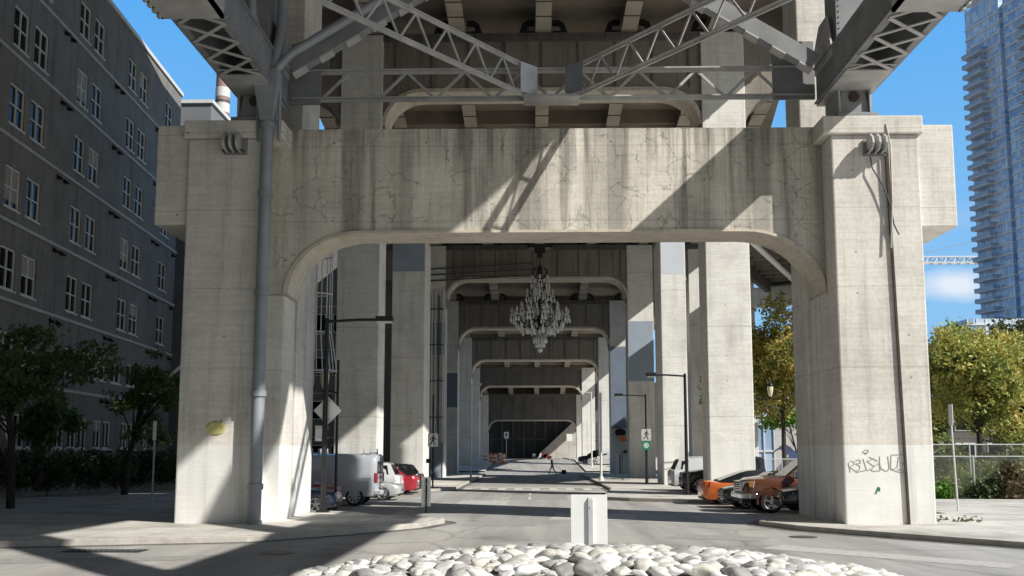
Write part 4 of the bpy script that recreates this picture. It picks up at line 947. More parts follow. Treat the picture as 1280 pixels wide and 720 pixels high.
MB().tube([(-5.95, 59.5, .13), (-5.95, 59.5, 5.6)], .05, 8).build('shaft', 'black_metal', t)
MB().box(-6.35, -6.05, 59.4, 59.6, 1.55, 1.8).build('push_button', 'black_metal', t)
ped_sign(-5.95, 59.4, 2.9, .6, .78, 'white pedestrian crossing sign on a slim post before the hoarding')
def marker(name, x, y, z0, z1, w, label, postmat, off=0, board='white_sign', pw=.05):
    t = empty(name, (x, y, 0), label, 'marker board')
    m = MB(); m.box(x-w/2, x+w/2, y, y+.02, z0, z1); m.build('board', board, t, bevel=.006)
    m = MB(); m.box(x+off-pw, x+off+pw, y-.055, y-.002, -.1, z1-.1); m.prism([(y-.055, z1-.1), (y-.002, z1-.1), (y-.002, z1-.05)], x+off-pw, x+off+pw, 'x'); m.build('post', postmat, t, bevel=.006)
    m = MB(); m.tube([(x+off, y-.07, z1-.25), (x+off, y-.055, z1-.25)], .02, 6); m.part().tube([(x+off, y-.07, z0+.15), (x+off, y-.055, z0+.15)], .02, 6); m.each('bolt', 'galvanised', t)
marker('marker_board', 1.12, 20.6, .1, 1.34, .74, 'blank white board on a grey post standing behind the stone island', 'galvanised', .03)
marker('marker_board', -3.9, 36.6, .25, 1.3, .33, 'narrow white board with dark post at the kerb tip by the grey van', 'black_metal', .01, pw=.03)
marker('marker_board', 8.0, 96.0, .3, 2.0, .3, 'small white board far off at a column foot near the vested person', 'black_metal', .2)
tag(MB().tube([(6.55, 74.3, .13), (6.55, 74.3, 2.1)], .04, 6).build('bollard_post', 'black_metal'), 'thin dark post beside the tall white pole', 'post')
# far plain sign poles, left and right
for nm, x, y, zt, lab in (('parking_pole', 15.05, 36.3, 3.9, 'leaning pale parking sign pole on the pavement before the chain fence'), ('parking_pole', -14.7, 38.7, 3.4, 'pale parking sign pole on the shaded pavement before the planter')):
    t = empty(nm, (x, y, .13), lab, 'sign pole')
    m = MB(); m.tube([(x, y, .13), (x-.1*(x > 0), y, zt)], .035, 8); m.build('shaft', 'galvanised', t)
    m = MB(); m.box(x-.1*(x > 0)-.02, x-.1*(x > 0)+.02, y-.2, y+.12, zt-.75, zt); m.build('panel', 'sign_back', t, bevel=.01)
# heritage lamps
def heritage(x, y, z, label, armx, mat='black_metal'):
    t = empty('heritage_lamp', (x, y, z-.8), label, 'lantern')
    m = MB(); m.tube([(x+armx, y, z-.62), (x+armx*.4, y, z-.55), (x, y, z-.58)], .035, 6); m.tube([(x+armx, y, z-1.1), (x+armx*.5, y, z-.75), (x, y, z-.62)], .025, 6); m.build('bracket', mat, t)
    m = MB(); m.lathe([(.05, -.55), (.1, -.45), (.15, -.3), (.19, 0), (.17, .12)], (x, y, z), 10); m.build('globe', 'lamp_glass', t)
    m = MB(); m.lathe([(.2, .12), (.21, .18), (.14, .3), (.04, .4), (.01, .5)], (x, y, z), 10); m.build('cap', mat, t)
    m = MB(); m.lathe([(.06, -.62), (.1, -.55), (.06, -.5)], (x, y, z), 10); m.build('socket', mat, t)
heritage(14.6, 62, 6.1, 'cream glass lantern on a bracket in front of the golden maple', -2)
MB()
heritage(-7.75, 36.9, 5.0, 'black lantern lamp on a bracket just above the diamond sign', .45)
t = empty('lantern_post', (-7.25, 36.9, .1), 'slim dark post carrying the black lantern behind the diamond sign', 'post'); MB().tube([(-7.25, 36.9, .1), (-7.25, 36.9, 5.6)], .05, 8).build('shaft', 'black_metal', t); MB().lathe([(.09, 0), (.1, .3), (.06, .5)], (-7.25, 36.9, .1), 8).build('base', 'black_metal', t)
# black and orange banner lamp on the column at right
t = empty('wall_banner', (7.9, 80.6, 3.3), 'black and orange hanging banner beside the grey pedestrian sign', 'banner')
m = MB(); m.tube([(8.15, 99, 4.6), (8.15, 98.6, 4.6)], .05, 6); t.location = (8.5, 98.6, 3.2)
m.build('bracket', 'black_metal', t)
m = MB(); m.ball((8.5, 98.5, 4.1), .55, 8, 6, (1, .3, .7)); m.build('black_cloth', 'cloth_black', t)
m = MB(); m.prism([(8.3, 3.9), (9.0, 3.8), (9.1, 3.3), (8.7, 3.1), (8.45, 3.4)], 98.4, 98.5, 'y'); m.build('orange_cloth', 'barrier_orange', t)
t = tag(MB().prism([(8.6, 2.2), (9.3, 2.0), (9.3, 2.5)], 98.4, 98.9, 'y').build('flood_light', 'black_metal'), 'small black flood light below the orange banner', 'light')

# ------------------------------------------------------------------ vehicles
def wheel(root, x, y, r, w, style='alloy', side=1):
    hub = MB(); s = side
    def disc(m, rad, t0, t1, n=20):
        vs = [(x+rad*math.cos(2*math.pi*k/n), y+s*t, r+rad*math.sin(2*math.pi*k/n)) for t in (t0, t1) for k in range(n)]
        m.add(vs, [tuple(range(n)), tuple(range(2*n-1, n-1, -1))]+[(k, (k+1) % n, n+(k+1) % n, n+k) for k in range(n)], False)
    disc(hub, r*.22, -.02, .035)
    for k in range(5 if style == 'alloy' else 8):
        a = 2*math.pi*k/(5 if style == 'alloy' else 8)+.3; ca, sa = math.cos(a), math.sin(a); da, db = -sa*r*.09, ca*r*.09
        p0, p1 = (x+ca*r*.15, r+sa*r*.15), (x+ca*r*.66, r+sa*r*.66)
        vs = [(p[0]+e*da, y+s*t, p[1]+e*db) for t in (-.02, .015) for p in (p0, p1) for e in (-1, 1)]
        hub.add(vs, [(0, 1, 3, 2), (4, 6, 7, 5), (0, 4, 5, 1), (2, 3, 7, 6), (0, 2, 6, 4), (1, 5, 7, 3)])
    n = 24   # rim ring
    vs = []
    for rad, t in ((r*.62, -.06), (r*.64, .01), (r*.70, .02), (r*.71, -.06)): vs += [(x+rad*math.cos(2*math.pi*k/n), y+s*t, r+rad*math.sin(2*math.pi*k/n)) for k in range(n)]
    hub.add(vs, [(j*n+k, j*n+(k+1) % n, (j+1) % 4*n+(k+1) % n, (j+1) % 4*n+k) for j in range(4) for k in range(n)], True)
    wh = hub.build('wheel', 'alloy' if style != 'steel' else 'galvanised', root, world=False)
    ty = MB(); vs = []
    prof = ((r*.69, -w), (r*.9, -w), (r*.985, -w*.85), (r, -w*.5), (r*.985, -.02), (r*.93, .015), (r*.69, .01))
    for rad, t in prof: vs += [(x+rad*math.cos(2*math.pi*k/n), y+s*t, r+rad*math.sin(2*math.pi*k/n)) for k in range(n)]
    ty.add(vs, [(j*n+k, j*n+(k+1) % n, (j+1)*n+(k+1) % n, (j+1)*n+k) for j in range(len(prof)-1) for k in range(n)], True)
    ty.build('tyre', 'rubber', wh, world=False)
    bk = MB(); disc(bk, r*.69, -w*.7, -.08); bk.build('brake_disc', 'steel_dark', wh, world=False)
    return wh
def lofted(stations):
    """body shell; station = (x, zbot, ztop, halfwidth, shoulder drop, crown)"""
    m = MB(); rings = []
    for (x, zb, zt, w, sd, cr) in stations:
        zm = zt-sd; h = zm-zb
        half = [(0, zt+cr), (w*.5, zt+cr*.75), (w*.82, zt), (w*.93, zt-sd*.28), (w*.985, zm), (w, zm-h*.22), (w*.99, zm-h*.5), (w*1.0, zb+h*.22), (w*.96, zb+.04), (w*.85, zb), (0, zb)]
        ring = [(x, y, z) for y, z in half]+[(x, -y, z) for y, z in half[-2:0:-1]]; rings.append(ring)
    n = len(rings[0]); vs = [p for r_ in rings for p in r_]
    fs = [(i*n+k, i*n+(k+1) % n, (i+1)*n+(k+1) % n, (i+1)*n+k) for i in range(len(rings)-1) for k in range(n)]
    fs += [tuple(range(n)), tuple(range(len(vs)-1, len(vs)-n-1, -1))]
    m.add(vs, fs, True); return m
def cut_arches(ob, xs, r, half, rwell):
    import bmesh
    MATS_b = MATS['black_trim']; ob.data.materials.append(MATS_b)
    cut = MB(); n = 28
    for x in xs:
        for s in (-1, 1):
            y0, y1 = s*(half-.34), s*(half+.3)
            vs = [(x+rwell*math.cos(2*math.pi*k/n), y, r+rwell*math.sin(2*math.pi*k/n)) for y in (y0, y1) for k in range(n)]
            cut.add(vs, [tuple(range(n)), tuple(range(2*n-1, n-1, -1))]+[(k, (k+1) % n, n+(k+1) % n, n+k) for k in range(n)])
    co = cut.build('cutter', 'black_trim')
    co.data.materials.clear(); co.data.materials.append(ob.data.materials[0]); co.data.materials.append(MATS_b); co.data.polygons.foreach_set('material_index', [1]*len(co.data.polygons))
    md = ob.modifiers.new('arches', 'BOOLEAN'); md.object = co; md.operation = 'DIFFERENCE'; md.solver = 'EXACT'
    bpy.context.view_layer.update()
    dg = bpy.context.evaluated_depsgraph_get(); me = bpy.data.meshes.new_from_object(ob.evaluated_get(dg))
    ob.modifiers.clear(); old = ob.data; ob.data = me; bpy.data.objects.remove(co)
    bm = bmesh.new(); bm.from_mesh(me)
    for e in bm.edges:
        if len(e.link_faces) == 2: e.smooth = e.calc_face_angle(0) < R(38)
    bm.to_mesh(me); bm.free()
def pane(root, name, mat, pts, off, world=False):
    """flat glazing on four corner points, pushed out along its normal"""
    P = [Vector(p) for p in pts]; nrm = (P[1]-P[0]).cross(P[3]-P[0]).normalized()
    c = sum(P, Vector())/len(P)
    out = Vector((c.x*.15, c.y, c.z-.9 if abs(c.y) < .3 else 0)); 
    if nrm.dot(out) < 0: nrm = -nrm
    P2 = [p+nrm*off for p in P]; P3 = [p-nrm*.02 for p in P]; k = len(P)
    m = MB(); m.add(P2+P3, [tuple(range(k)), tuple(range(2*k-1, k-1, -1))]+[(i, (i+1) % k, k+(i+1) % k, k+i) for i in range(k)])
    return m.build(name, mat, root, world=False)
def bil(q, u, v):
    a, b, c, d = [Vector(p) for p in q]; return (a.lerp(b, u)).lerp(d.lerp(c, u), v)
def car(name, loc, heading, label, cat, paint, L_=4.4, Wd=1.8, belt=.95, hood=.92, nose=.72, tail=.95, roof=1.45, cab=(-1.9, -1.25, .35, 1.15), wr=.32, axles=(1.35, -1.3), clr=.2,
        group=None, roofpaint=None, style='alloy', boot=None, rails=False, rcurve=.04):
    """passenger car; x forward from the middle of its length, nose at +x"""
    root = empty(name, loc, label, cat, group, heading); h = L_/2; w = Wd/2
    deck = tail if boot is None else boot
    st = [(-h, clr+.16, tail*.9, w*.80, .12, .01), (-h+.06, clr+.06, tail*.97, w*.88, .12, .02), (-h+.25, clr, deck, w*.965, .12, .03), (cab[0], clr, belt+.01, w, .10, .02), ((cab[1]+cab[2])/2, clr, belt, w, .09, .0),
          (cab[3], clr, hood+.02, w*.995, .1, .03), (lerp(cab[3], h, .45), clr, lerp(hood, nose, .25), w*.98, .11, .04), (h-.3, clr, lerp(hood, nose, .7), w*.93, .12, .035), (h-.07, clr+.06, nose, w*.82, .14, .02), (h, clr+.16, nose-.1, w*.68, .1, .01)]
    body = lofted(st).build('body', paint, root, world=False)
    cut_arches(body, axles, wr, w, wr*1.17)
    # greenhouse
    wb, wt = w*.93, w*.74; bz, rz = belt-.03, roof
    A = [(cab[0], wb*.93, bz), (cab[3], wb*.95, bz-.02), (cab[2], wt, rz-.03), (cab[1], wt*.97, rz-.03)]
    m = MB(); mid = (cab[1]+cab[2])/2
    top = [(cab[1], wt*.95, rz-.03), (cab[1]+.15, wt, rz+rcurve*.3), (mid, wt*1.02, rz+rcurve), (cab[2]-.15, wt, rz+rcurve*.2), (cab[2], wt*.96, rz-.03)]
    bot = [(cab[0], wb*.93, bz), (lerp(cab[0], mid, .4), wb, bz), (mid, wb*1.01, bz), (lerp(mid, cab[3], .6), wb, bz), (cab[3], wb*.95, bz-.02)]
    vs = [(x, s*y, z) for s in (1, -1) for row in (bot, top) for x, y, z in row]; topc = [(x, 0, z+.035) for x, y, z in top]; vs += topc
    fs = []
    for s in (0, 10):
        for i in range(4): fs.append((s+i, s+i+1, s+5+i+1, s+5+i))
        for i in range(4): fs.append((s+5+i, s+5+i+1, 20+i+1, 20+i))
    fs += [(0, 5, 20, 15, 10), (4, 9, 24, 19, 14)]
    m.add(vs, fs, True); cabin = m.build('roof', roofpaint or paint, root, world=False)
    for s in (1, -1):
        q = [(x, s*y, z) for x, y, z in A]
        q = [(lerp(cab[0], mid, 0), s*wb*.95, bz), (cab[3], s*wb*.95, bz), (cab[2], s*wt*.985, rz-.02), (cab[1], s*wt*.985, rz-.02)]
        sp_ = (mid-cab[0])/(cab[3]-cab[0])*.5+.22
        for u0, u1 in ((.06, sp_-.015), (sp_+.015, .9)):
            pane(root, 'side_window', 'glass_dark', [bil(q, u0 if u0 > .1 else u0+.04, .16), bil(q, u1, .16), bil(q, u1 if u1 < .8 else u1-.03, .86), bil(q, u0 if u0 > .1 else u0+.02, .86)], .03)
        dm = MB(); xx = lerp(cab[0], cab[3], sp_)
        dm.box(xx-.006, xx+.006, s*w*.985-.01, s*w*.985+.012, clr+.15, belt-.1); dm.part().box(cab[3]-.12, cab[3]-.108, s*w*.985-.01, s*w*.985+.012, clr+.2, belt-.1)
        dm.each('door_seam', 'black_trim', body, world=False)
        dm = MB(); dm.box(xx+.1, xx+.26, s*w*.985-.02, s*w*.985+.03, belt-.2, belt-.16); dm.build('door_handle', 'chrome', body, world=False)
        dm = MB(); dm.ball((cab[3]-.18, s*(w+.09), belt+.07), .11, 8, 6, (.7, 1, .75)); dm.beam((cab[3]-.18, s*(w-.06), belt+.01), (cab[3]-.18, s*(w+.06), belt+.04), .06, .04); dm.build('mirror', roofpaint or paint, root, world=False)
        pane(root, 'headlight', 'clear_lens', [(h-.42, s*w*.88, nose-.02), (h-.1, s*w*.72, nose-.06), (h-.06, s*w*.66, nose-.17), (h-.36, s*w*.93, nose-.12)], .035)
        pane(root, 'taillight', 'red_lens', [(-h+.02, s*w*.58, tail*.9), (-h+.3, s*w*.955, tail*.9), (-h+.26, s*w*.975, tail*.9-.2), (-h-.0, s*w*.6, tail*.9-.17)], .035)
        if rails:
            dm = MB(); dm.tube([(cab[1]+.1, s*wt*.9, rz+.05), (cab[1]+.2, s*wt*.9, rz+.1), (cab[2]-.3, s*wt*.9, rz+.1), (cab[2]-.2, s*wt*.9, rz+.04)], .02, 6); dm.build('roof_rail', 'galvanised', cabin, world=False)
    bw = wb*.8
    pane(root, 'windscreen', 'glass_dark', [(cab[3]-.06, bw, bz+.05), (cab[3]-.06, -bw, bz+.05), (cab[2]+.03, -wt*.86, rz-.06), (cab[2]+.03, wt*.86, rz-.06)], .05)
    pane(root, 'rear_window', 'glass_dark', [(cab[0]+.05, bw, bz+.06), (cab[0]+.05, -bw, bz+.06), (cab[1]-.02, -wt*.84, rz-.08), (cab[1]-.02, wt*.84, rz-.08)], .05)
    m = MB(); m.box(h-.09, h-.0, -w*.45, w*.45, clr+.2, nose-.2); g = m.build('grille', 'black_trim', root, world=False, bevel=.02)
    m = MB()
    for k in range(3): m.box(h-.02, h+.012, -w*.42, w*.42, clr+.24+k*.07, clr+.255+k*.07)
    m.build('grille_bars', 'chrome', g, world=False)
    m = MB(); m.box(h-.16, h-.02, -w*.78, w*.78, clr+.02, clr+.15); m.part().box(-h+.02, -h+.2, -w*.82, w*.82, clr+.02, clr+.16); m.each('lower_bumper', 'black_trim', root, world=False, bevel=.03)
    m = MB(); m.box(-h-.012, -h+.02, -.26, .26, tail*.62, tail*.62+.12); m.build('number_plate', 'plate', root, world=False)
    for ax in axles:
        for s in (1, -1): wheel(root, ax, s*(w-.02), wr, .2, style, s)
    return root
PI = math.pi
PV = 'cars parked nose-in beside the columns'
car('parked_car', (-9.15, 36.9, 0), 0, 'dark navy hatchback nose beside the lamp post with the diamond sign', 'car', 'paint_navy', 4.1, 1.75, .93, .88, .72, .95, 1.42, (-1.95, -1.5, .2, 1.0), .33, group=PV)
car('parked_car', (-9.75, 39.35, 0), 0, 'red hatchback showing its bonnet between the navy car and the grey van', 'car', 'paint_red', 4.3, 1.8, 1.02, 1.05, .86, 1.0, 1.55, (-2.0, -1.6, .1, .9), .34, group=PV)
car('parked_car', (-8.2, 46.6, 0), 0, 'silver car nose just past the grey van, below the white hatchback', 'car', 'paint_silver', 4.3, 1.75, .9, .86, .7, .95, 1.4, (-1.95, -1.3, .25, 1.05), .32, group=PV)
car('parked_car', (-8.7, 49.4, 0), PI, 'white crossover with red tail lights parked tail out past the van', 'car', 'paint_white', 4.5, 1.85, 1.05, 1.02, .85, 1.1, 1.66, (-2.05, -1.75, .3, 1.15), .36, group=PV, clr=.24)
car('parked_car', (-8.25, 52.9, 0), PI, 'bright red low car tail sticking out past the white crossover', 'car', 'paint_red', 4.4, 1.8, .94, .9, .72, 1.0, 1.40, (-1.8, -1.1, .35, 1.15), .32, group=PV)
car('parked_car', (-8.3, 55.0, 0), PI, 'black car almost hidden behind the bright red car tail', 'car', 'paint_black', 4.5, 1.82, 1.0, .95, .78, 1.05, 1.55, (-2.0, -1.6, .3, 1.15), .34, group=PV)
car('parked_car', (10.6, 35.4, .13), PI, 'black car nose poking out between the graffitied pylon and the copper pickup', 'car', 'paint_black', 4.3, 1.75, .92, .9, .74, .95, 1.42, (-1.9, -1.4, .2, 1.0), .33, group=PV)
car('parked_car', (9.6, 40.4, 0), PI, 'dark green car nose between the orange car and the copper pickup', 'car', 'paint_green', 4.4, 1.8, .93, .92, .76, .95, 1.42, (-1.9, -1.3, .25, 1.05), .33, group=PV)
car('parked_car', (9.3, 43.3, 0), 0, 'bright orange coupe with black roof parked tail towards the road', 'car', 'paint_orange', 4.4, 1.84, .93, .9, .72, 1.04, 1.40, (-1.55, -.5, .45, 1.25), .34, group=PV, roofpaint='paint_black', boot=1.0)
car('parked_car', (9.7, 52.3, .13), PI, 'boxy black four wheel drive between the orange coupe and the white crossover', 'car', 'paint_black', 4.3, 1.85, 1.15, 1.16, 1.02, 1.2, 1.8, (-2.08, -2.0, .55, .85), .38, group=PV, clr=.28)
car('parked_car', (9.65, 54.9, .13), 0, 'white crossover tail beyond the boxy black four wheel drive', 'car', 'paint_white', 4.6, 1.86, 1.08, 1.04, .86, 1.15, 1.70, (-2.15, -1.85, .3, 1.15), .36, group=PV, rails=True, clr=.25)
# far cars
FG = 'distant cars parked under the bridge'
car('parked_car', (8.6, 118, gz(118)), PI*.93, 'white car nose beside the white lamp post far under the bridge', 'car', 'paint_white', 4.5, 1.82, .98, .95, .78, 1.0, 1.52, group=FG)
car('parked_car', (7.8, 123, gz(123)), PI*.9, 'dark car behind the far white car under the bridge', 'car', 'paint_black', 4.6, 1.85, 1.05, 1.0, .85, 1.1, 1.66, (-2.1, -1.8, .3, 1.15), group=FG, clr=.25)
car('parked_car', (11.3, 113, gz(113)+.1), PI*.95, 'dark grey far car partly behind the tall white pole', 'car', 'paint_navy', 4.6, 1.85, 1.05, 1.0, .85, 1.1, 1.6, (-2.1, -1.7, .3, 1.15), group=FG)

def van(loc, heading):
    root = empty('panel_van', loc, 'grey-white panel van with ladder rack stubs parked tail towards the road', 'van', None, heading)
    w = 1.0; h = 2.75
    st = [(-h, .5, 2.02, .9, .2, .02), (-h+.05, .42, 2.08, .95, .2, .03), (-h+.3, .38, 2.1, w, .18, .04), (0, .36, 2.1, w, .18, .05), (1.0, .36, 2.09, w, .18, .04), (1.35, .36, 2.0, w*.99, .25, .03),
          (1.85, .36, 1.3, w*.98, .12, .03), (2.3, .36, 1.2, w*.95, .12, .03), (2.65, .4, 1.1, w*.9, .14, .02), (h, .5, 1.0, w*.82, .1, .01)]
    body = lofted(st).build('body', 'paint_vangrey', root, world=False)
    cut_arches(body, (1.95, -1.85), .38, w, .48)
    m = MB()
    for s in (1, -1): m.part().box(-h+.2, 1.0, s*w*.995-.01, s*w*.995+.012, 1.12, 1.135); m.part().box(-h+.35, 1.3, s*w*.995-.01, s*w*.995+.012, .78, .79)
    m.each('body_crease', 'paint_vangrey', body, world=False)
    pane(root, 'windscreen', 'glass_dark', [(1.83, .82, 1.36), (1.83, -.82, 1.36), (1.42, -.78, 1.92), (1.42, .78, 1.92)], .04)
    for s in (1, -1):
        pane(root, 'side_window', 'glass_dark', [(.65, s*w*.985, 1.35), (1.55, s*w*.98, 1.35), (1.3, s*w*.94, 1.86), (.65, s*w*.95, 1.86)], .025)
        m = MB(); m.box(-h-.03, -h+.1, s*.9-.07, s*.9+.07, .95, 1.35); m.build('taillight', 'red_lens', root, world=False, bevel=.02)
        pane(root, 'headlight', 'clear_lens', [(h-.04, s*.55, .95), (h-.1, s*.8, .95), (h-.08, s*.8, .78), (h-.02, s*.55, .78)], .03)
        m = MB(); m.box(1.45, 1.6, s*1.02, s*1.2, 1.3, 1.62); m.build('mirror', 'black_trim', root, world=False, bevel=.03)
        m = MB(); m.box(-h-.015, -h+.03, s*.44-.34, s*.44+.34, 1.3, 1.82); m.build('rear_window', 'glass_dark', root, world=False, bevel=.04)
        for x in (-h+.55, -.05):
            m = MB(); m.beam((x, s*.86, 2.06), (x, s*.86, 2.34), .05, .05); m.beam((x-.28, s*.86, 2.06), (x-.28, s*.86, 2.34), .05, .05); m.beam((x-.33, s*.86, 2.15), (x+.05, s*.86, 2.15), .05, .05); m.build('rack_stub', 'galvanised', root, world=False)
    m = MB(); m.box(-h-.2, -h+.1, -.95, .95, .46, .64); m.build('rear_bumper', 'galvanised', root, world=False, bevel=.03)
    m = MB(); m.box(-h-.01, -h+.03, -.01, .01, .6, 1.95); m.build('door_seam', 'black_trim', root, world=False)
    m = MB(); m.box(h-.05, h+.12, -.9, .9, .45, .65); m.build('front_bumper', 'galvanised', root, world=False, bevel=.03)
    for ax in (1.95, -1.85):
        for s in (1, -1): wheel(root, ax, s*(w-.03), .38, .24, 'steel', s)
van((-9.2, 42.3, 0), PI)

def pickup(loc, heading):
    root = empty('pickup_truck', loc, 'copper brown pickup truck with chrome grille parked nose towards the road', 'pickup truck', PV, heading)
    w = 1.0; h = 2.85
    st = [(-h, .6, 1.2, .93, .1, 0), (-h+.1, .52, 1.26, .97, .1, 0), (-.6, .5, 1.27, w, .1, 0), (-.3, .48, 1.27, w, .1, .0), (1.0, .48, 1.27, w, .1, .03), (1.35, .48, 1.28, w, .1, .05), (2.0, .5, 1.27, w*.99, .12, .07), (2.55, .52, 1.2, w*.95, .14, .06), (2.74, .58, 1.12, w*.86, .14, .03), (h-.03, .62, 1.02, w*.76, .1, .01)]
    body = lofted(st).build('body', 'paint_copper', root, world=False)
    cut_arches(body, (1.85, -1.75), .41, w, .51)
    m = MB(); bz, rz = 1.25, 1.9
    pts = [(-.75, .92, bz), (1.35, .95, bz), (.55, .72, rz), (-.6, .72, rz)]
    vs = [(x, s*y, z) for s in (1, -1) for x, y, z in pts]+[(.55, 0, rz+.05), (-.6, 0, rz+.05)]
    m.add(vs, [(0, 1, 2, 3), (4, 7, 6, 5), (1, 5, 6, 8, 2), (0, 3, 9, 7, 4), (2, 8, 9, 3), (6, 7, 9, 8)]); cabin = m.build('roof', 'paint_copper', root, world=False, bevel=.04)
    pane(root, 'windscreen', 'glass_dark', [(1.28, .8, bz+.05), (1.28, -.8, bz+.05), (.6, -.64, rz-.05), (.6, .64, rz-.05)], .045)
    pane(root, 'rear_window', 'glass_dark', [(-.73, .75, bz+.1), (-.73, -.75, bz+.1), (-.63, -.6, rz-.1), (-.63, .6, rz-.1)], .02)
    for s in (1, -1):
        q = [(-.75, s*.92, bz), (1.35, s*.95, bz), (.55, s*.72, rz), (-.6, s*.72, rz)]
        for u0, u1 in ((.06, .42), (.46, .9)): pane(root, 'side_window', 'glass_dark', [bil(q, u0, .14), bil(q, u1, .14), bil(q, u1-.05*(u1 > .8), .86), bil(q, u0, .86)], .022)
        m = MB(); m.box(.9, 1.08, s*1.04, s*1.26, 1.25, 1.52); m.beam((.98, s*.95, 1.3), (.98, s*1.1, 1.33), .06, .05); m.build('mirror', 'chrome', root, world=False, bevel=.04)
        m = MB(); m.box(.32, .33, s*.99-.01, s*.99+.015, .6, 1.2); m.part().box(1.3, 1.31, s*.99-.01, s*.99+.015, .6, 1.2); m.each('door_seam', 'black_trim', body, world=False)
        m = MB(); m.box(.42, .64, s*.99-.01, s*.99+.04, 1.06, 1.11); m.build('door_handle', 'chrome', body, world=False)
        hl = pane(root, 'headlight', 'clear_lens', [(2.45, s*.965, 1.16), (h-.04, s*.70, 1.12), (h-.0, s*.66, .9), (2.5, s*.975, .92)], .035)
        pane(hl, 'turn_signal', 'amber_lens', [(2.46, s*.968, 1.15), (2.62, s*.915, 1.14), (2.64, s*.915, .95), (2.5, s*.975, .95)], .04)
        pane(root, 'taillight', 'red_lens', [(-h, s*.8, 1.2), (-h+.15, s*.98, 1.2), (-h+.15, s*.98, .85), (-h, s*.8, .85)], .03)
        m = MB(); vs = []; n = 14   # dark arch flares
        for ax in (1.85, -1.75):
            P = [(ax+.53*math.cos(R(-10+200*k/n)), s*.995, .41+.53*math.sin(R(-10+200*k/n))) for k in range(n+1)]; m.part().tube(P, .035, 5)
        m.each('arch_flare', 'paint_copper', body, world=False)
    m = MB(); m.box(h-.12, h+.02, -.62, .62, .78, 1.1); g = m.build('grille', 'black_trim', root, world=False, bevel=.02)
    m = MB()
    for k in range(4): m.box(h, h+.045, -.6, .6, .80+k*.075, .83+k*.075)
    m.box(h, h+.05, -.64, -.58, .77, 1.12); m.box(h, h+.05, .58, .64, .77, 1.12); m.box(h, h+.05, -.64, .64, 1.09, 1.14); m.build('grille_frame', 'chrome', g, world=False)
    m = MB(); m.box(h-.25, h+.1, -.95, .95, .5, .72); m.box(h-.5, h-.2, .86, 1.0, .5, .72); m.box(h-.5, h-.2, -1.0, -.86, .5, .72); m.build('front_bumper', 'chrome', root, world=False, bevel=.04)
    m = MB(); m.box(h-.22, h+.02, -.8, .8, .38, .5); m.build('air_dam', 'black_trim', root, world=False, bevel=.03)
    m = MB(); m.box(-h-.12, -h+.08, -.92, .92, .52, .68); m.build('rear_bumper', 'chrome', root, world=False, bevel=.03)
    for ax in (1.85, -1.75):
        for s in (1, -1): wheel(root, ax, s*(w-.03), .41, .25, 'alloy', s)
pickup((10.45, 37.75, 0), PI)

# motor scooters and street works at the far end
GS = 'scooters parked at the far end'
for k, (x, y) in enumerate(((.6, 160), (1.8, 160.5))):
    b = gz(y); t = empty('motor_scooter', (x, y, b), ('white' if k == 0 else 'red') + ' scooter parked in front of the dark far wall', 'scooter', GS)
    for xx in (x-.6, x+.6):
        m = MB(); vs = [(xx+.3*math.cos(2*math.pi*i/16), y+d_, b+.3+.3*math.sin(2*math.pi*i/16)) for d_ in (-.06, .06) for i in range(16)]
        m.add(vs, [tuple(range(16)), tuple(range(31, 15, -1))]+[(i, (i+1) % 16, 16+(i+1) % 16, 16+i) for i in range(16)]); m.build('wheel', 'rubber', t)
    m = MB(); m.prism([(x-.75, b+.45), (x-.3, b+.3), (x+.25, b+.3), (x+.45, b+.95), (x+.6, b+.95), (x+.55, b+.4), (x+.1, b+.25), (x-.4, b+.9), (x-.8, b+.85)][::-1], y-.18, y+.18); m.build('body', 'paint_white' if k == 0 else 'paint_red', t, bevel=.03)
    MB().box(x-.75, x-.1, y-.16, y+.16, b+.85, b+.97).build('seat', 'rubber', t, bevel=.03)
    MB().tube([(x+.5, y-.3, b+1.15), (x+.5, y, b+1.05), (x+.5, y+.3, b+1.15)], .03, 6).build('handlebar', 'black_trim', t)
GB = 'orange and white street works barrels'
for k, (x, y) in enumerate(((-5.9, 124), (-5.3, 125), (-4.75, 124.2), (-4.2, 125.2), (-3.75, 124.3))):
    b = gz(y)+.0; t = empty('barrel', (x, y, b), 'orange and white banded street works barrel on the sunlit far pavement', 'barrel', GB)
    m = MB(); m.lathe([(.3, 0), (.3, .06), (.24, .08), (.21, 1.2), (.16, 1.25)], (x, y, b), 12); m.build('drum', 'barrier_orange' if k % 3 else 'barrier_white', t)
    m = MB()
    for z in (.35, .8): m.part().lathe([(.245, z), (.236, z+.2)], (x, y, b), 12)
    m.each('band', 'barrier_white' if k % 3 else 'barrier_orange', t)
t = empty('parking_sign', (-3.4, 126, gz(126)), 'white square parking sign on a post above the barrels', 'road sign')
MB().tube([(-3.4, 126, gz(126)), (-3.4, 126, 4.4)], .04, 6).build('post', 'galvanised', t); MB().box(-3.7, -3.1, 125.9, 125.95, 3.9, 4.7).build('panel', 'white_sign', t); MB().box(-3.5, -3.3, 125.88, 125.9, 4.2, 4.5).build('symbol', 'sign_black', t)
t = empty('parking_sign', (5.0, 140, 1.05), 'white square sign on a post in front of the far sunlit patch', 'road sign')
MB().tube([(5.0, 140, 1.05), (5.0, 140, 4.6)], .05, 6).build('post', 'galvanised', t); MB().box(4.6, 5.4, 139.9, 139.95, 3.7, 4.7).build('panel', 'white_sign', t)

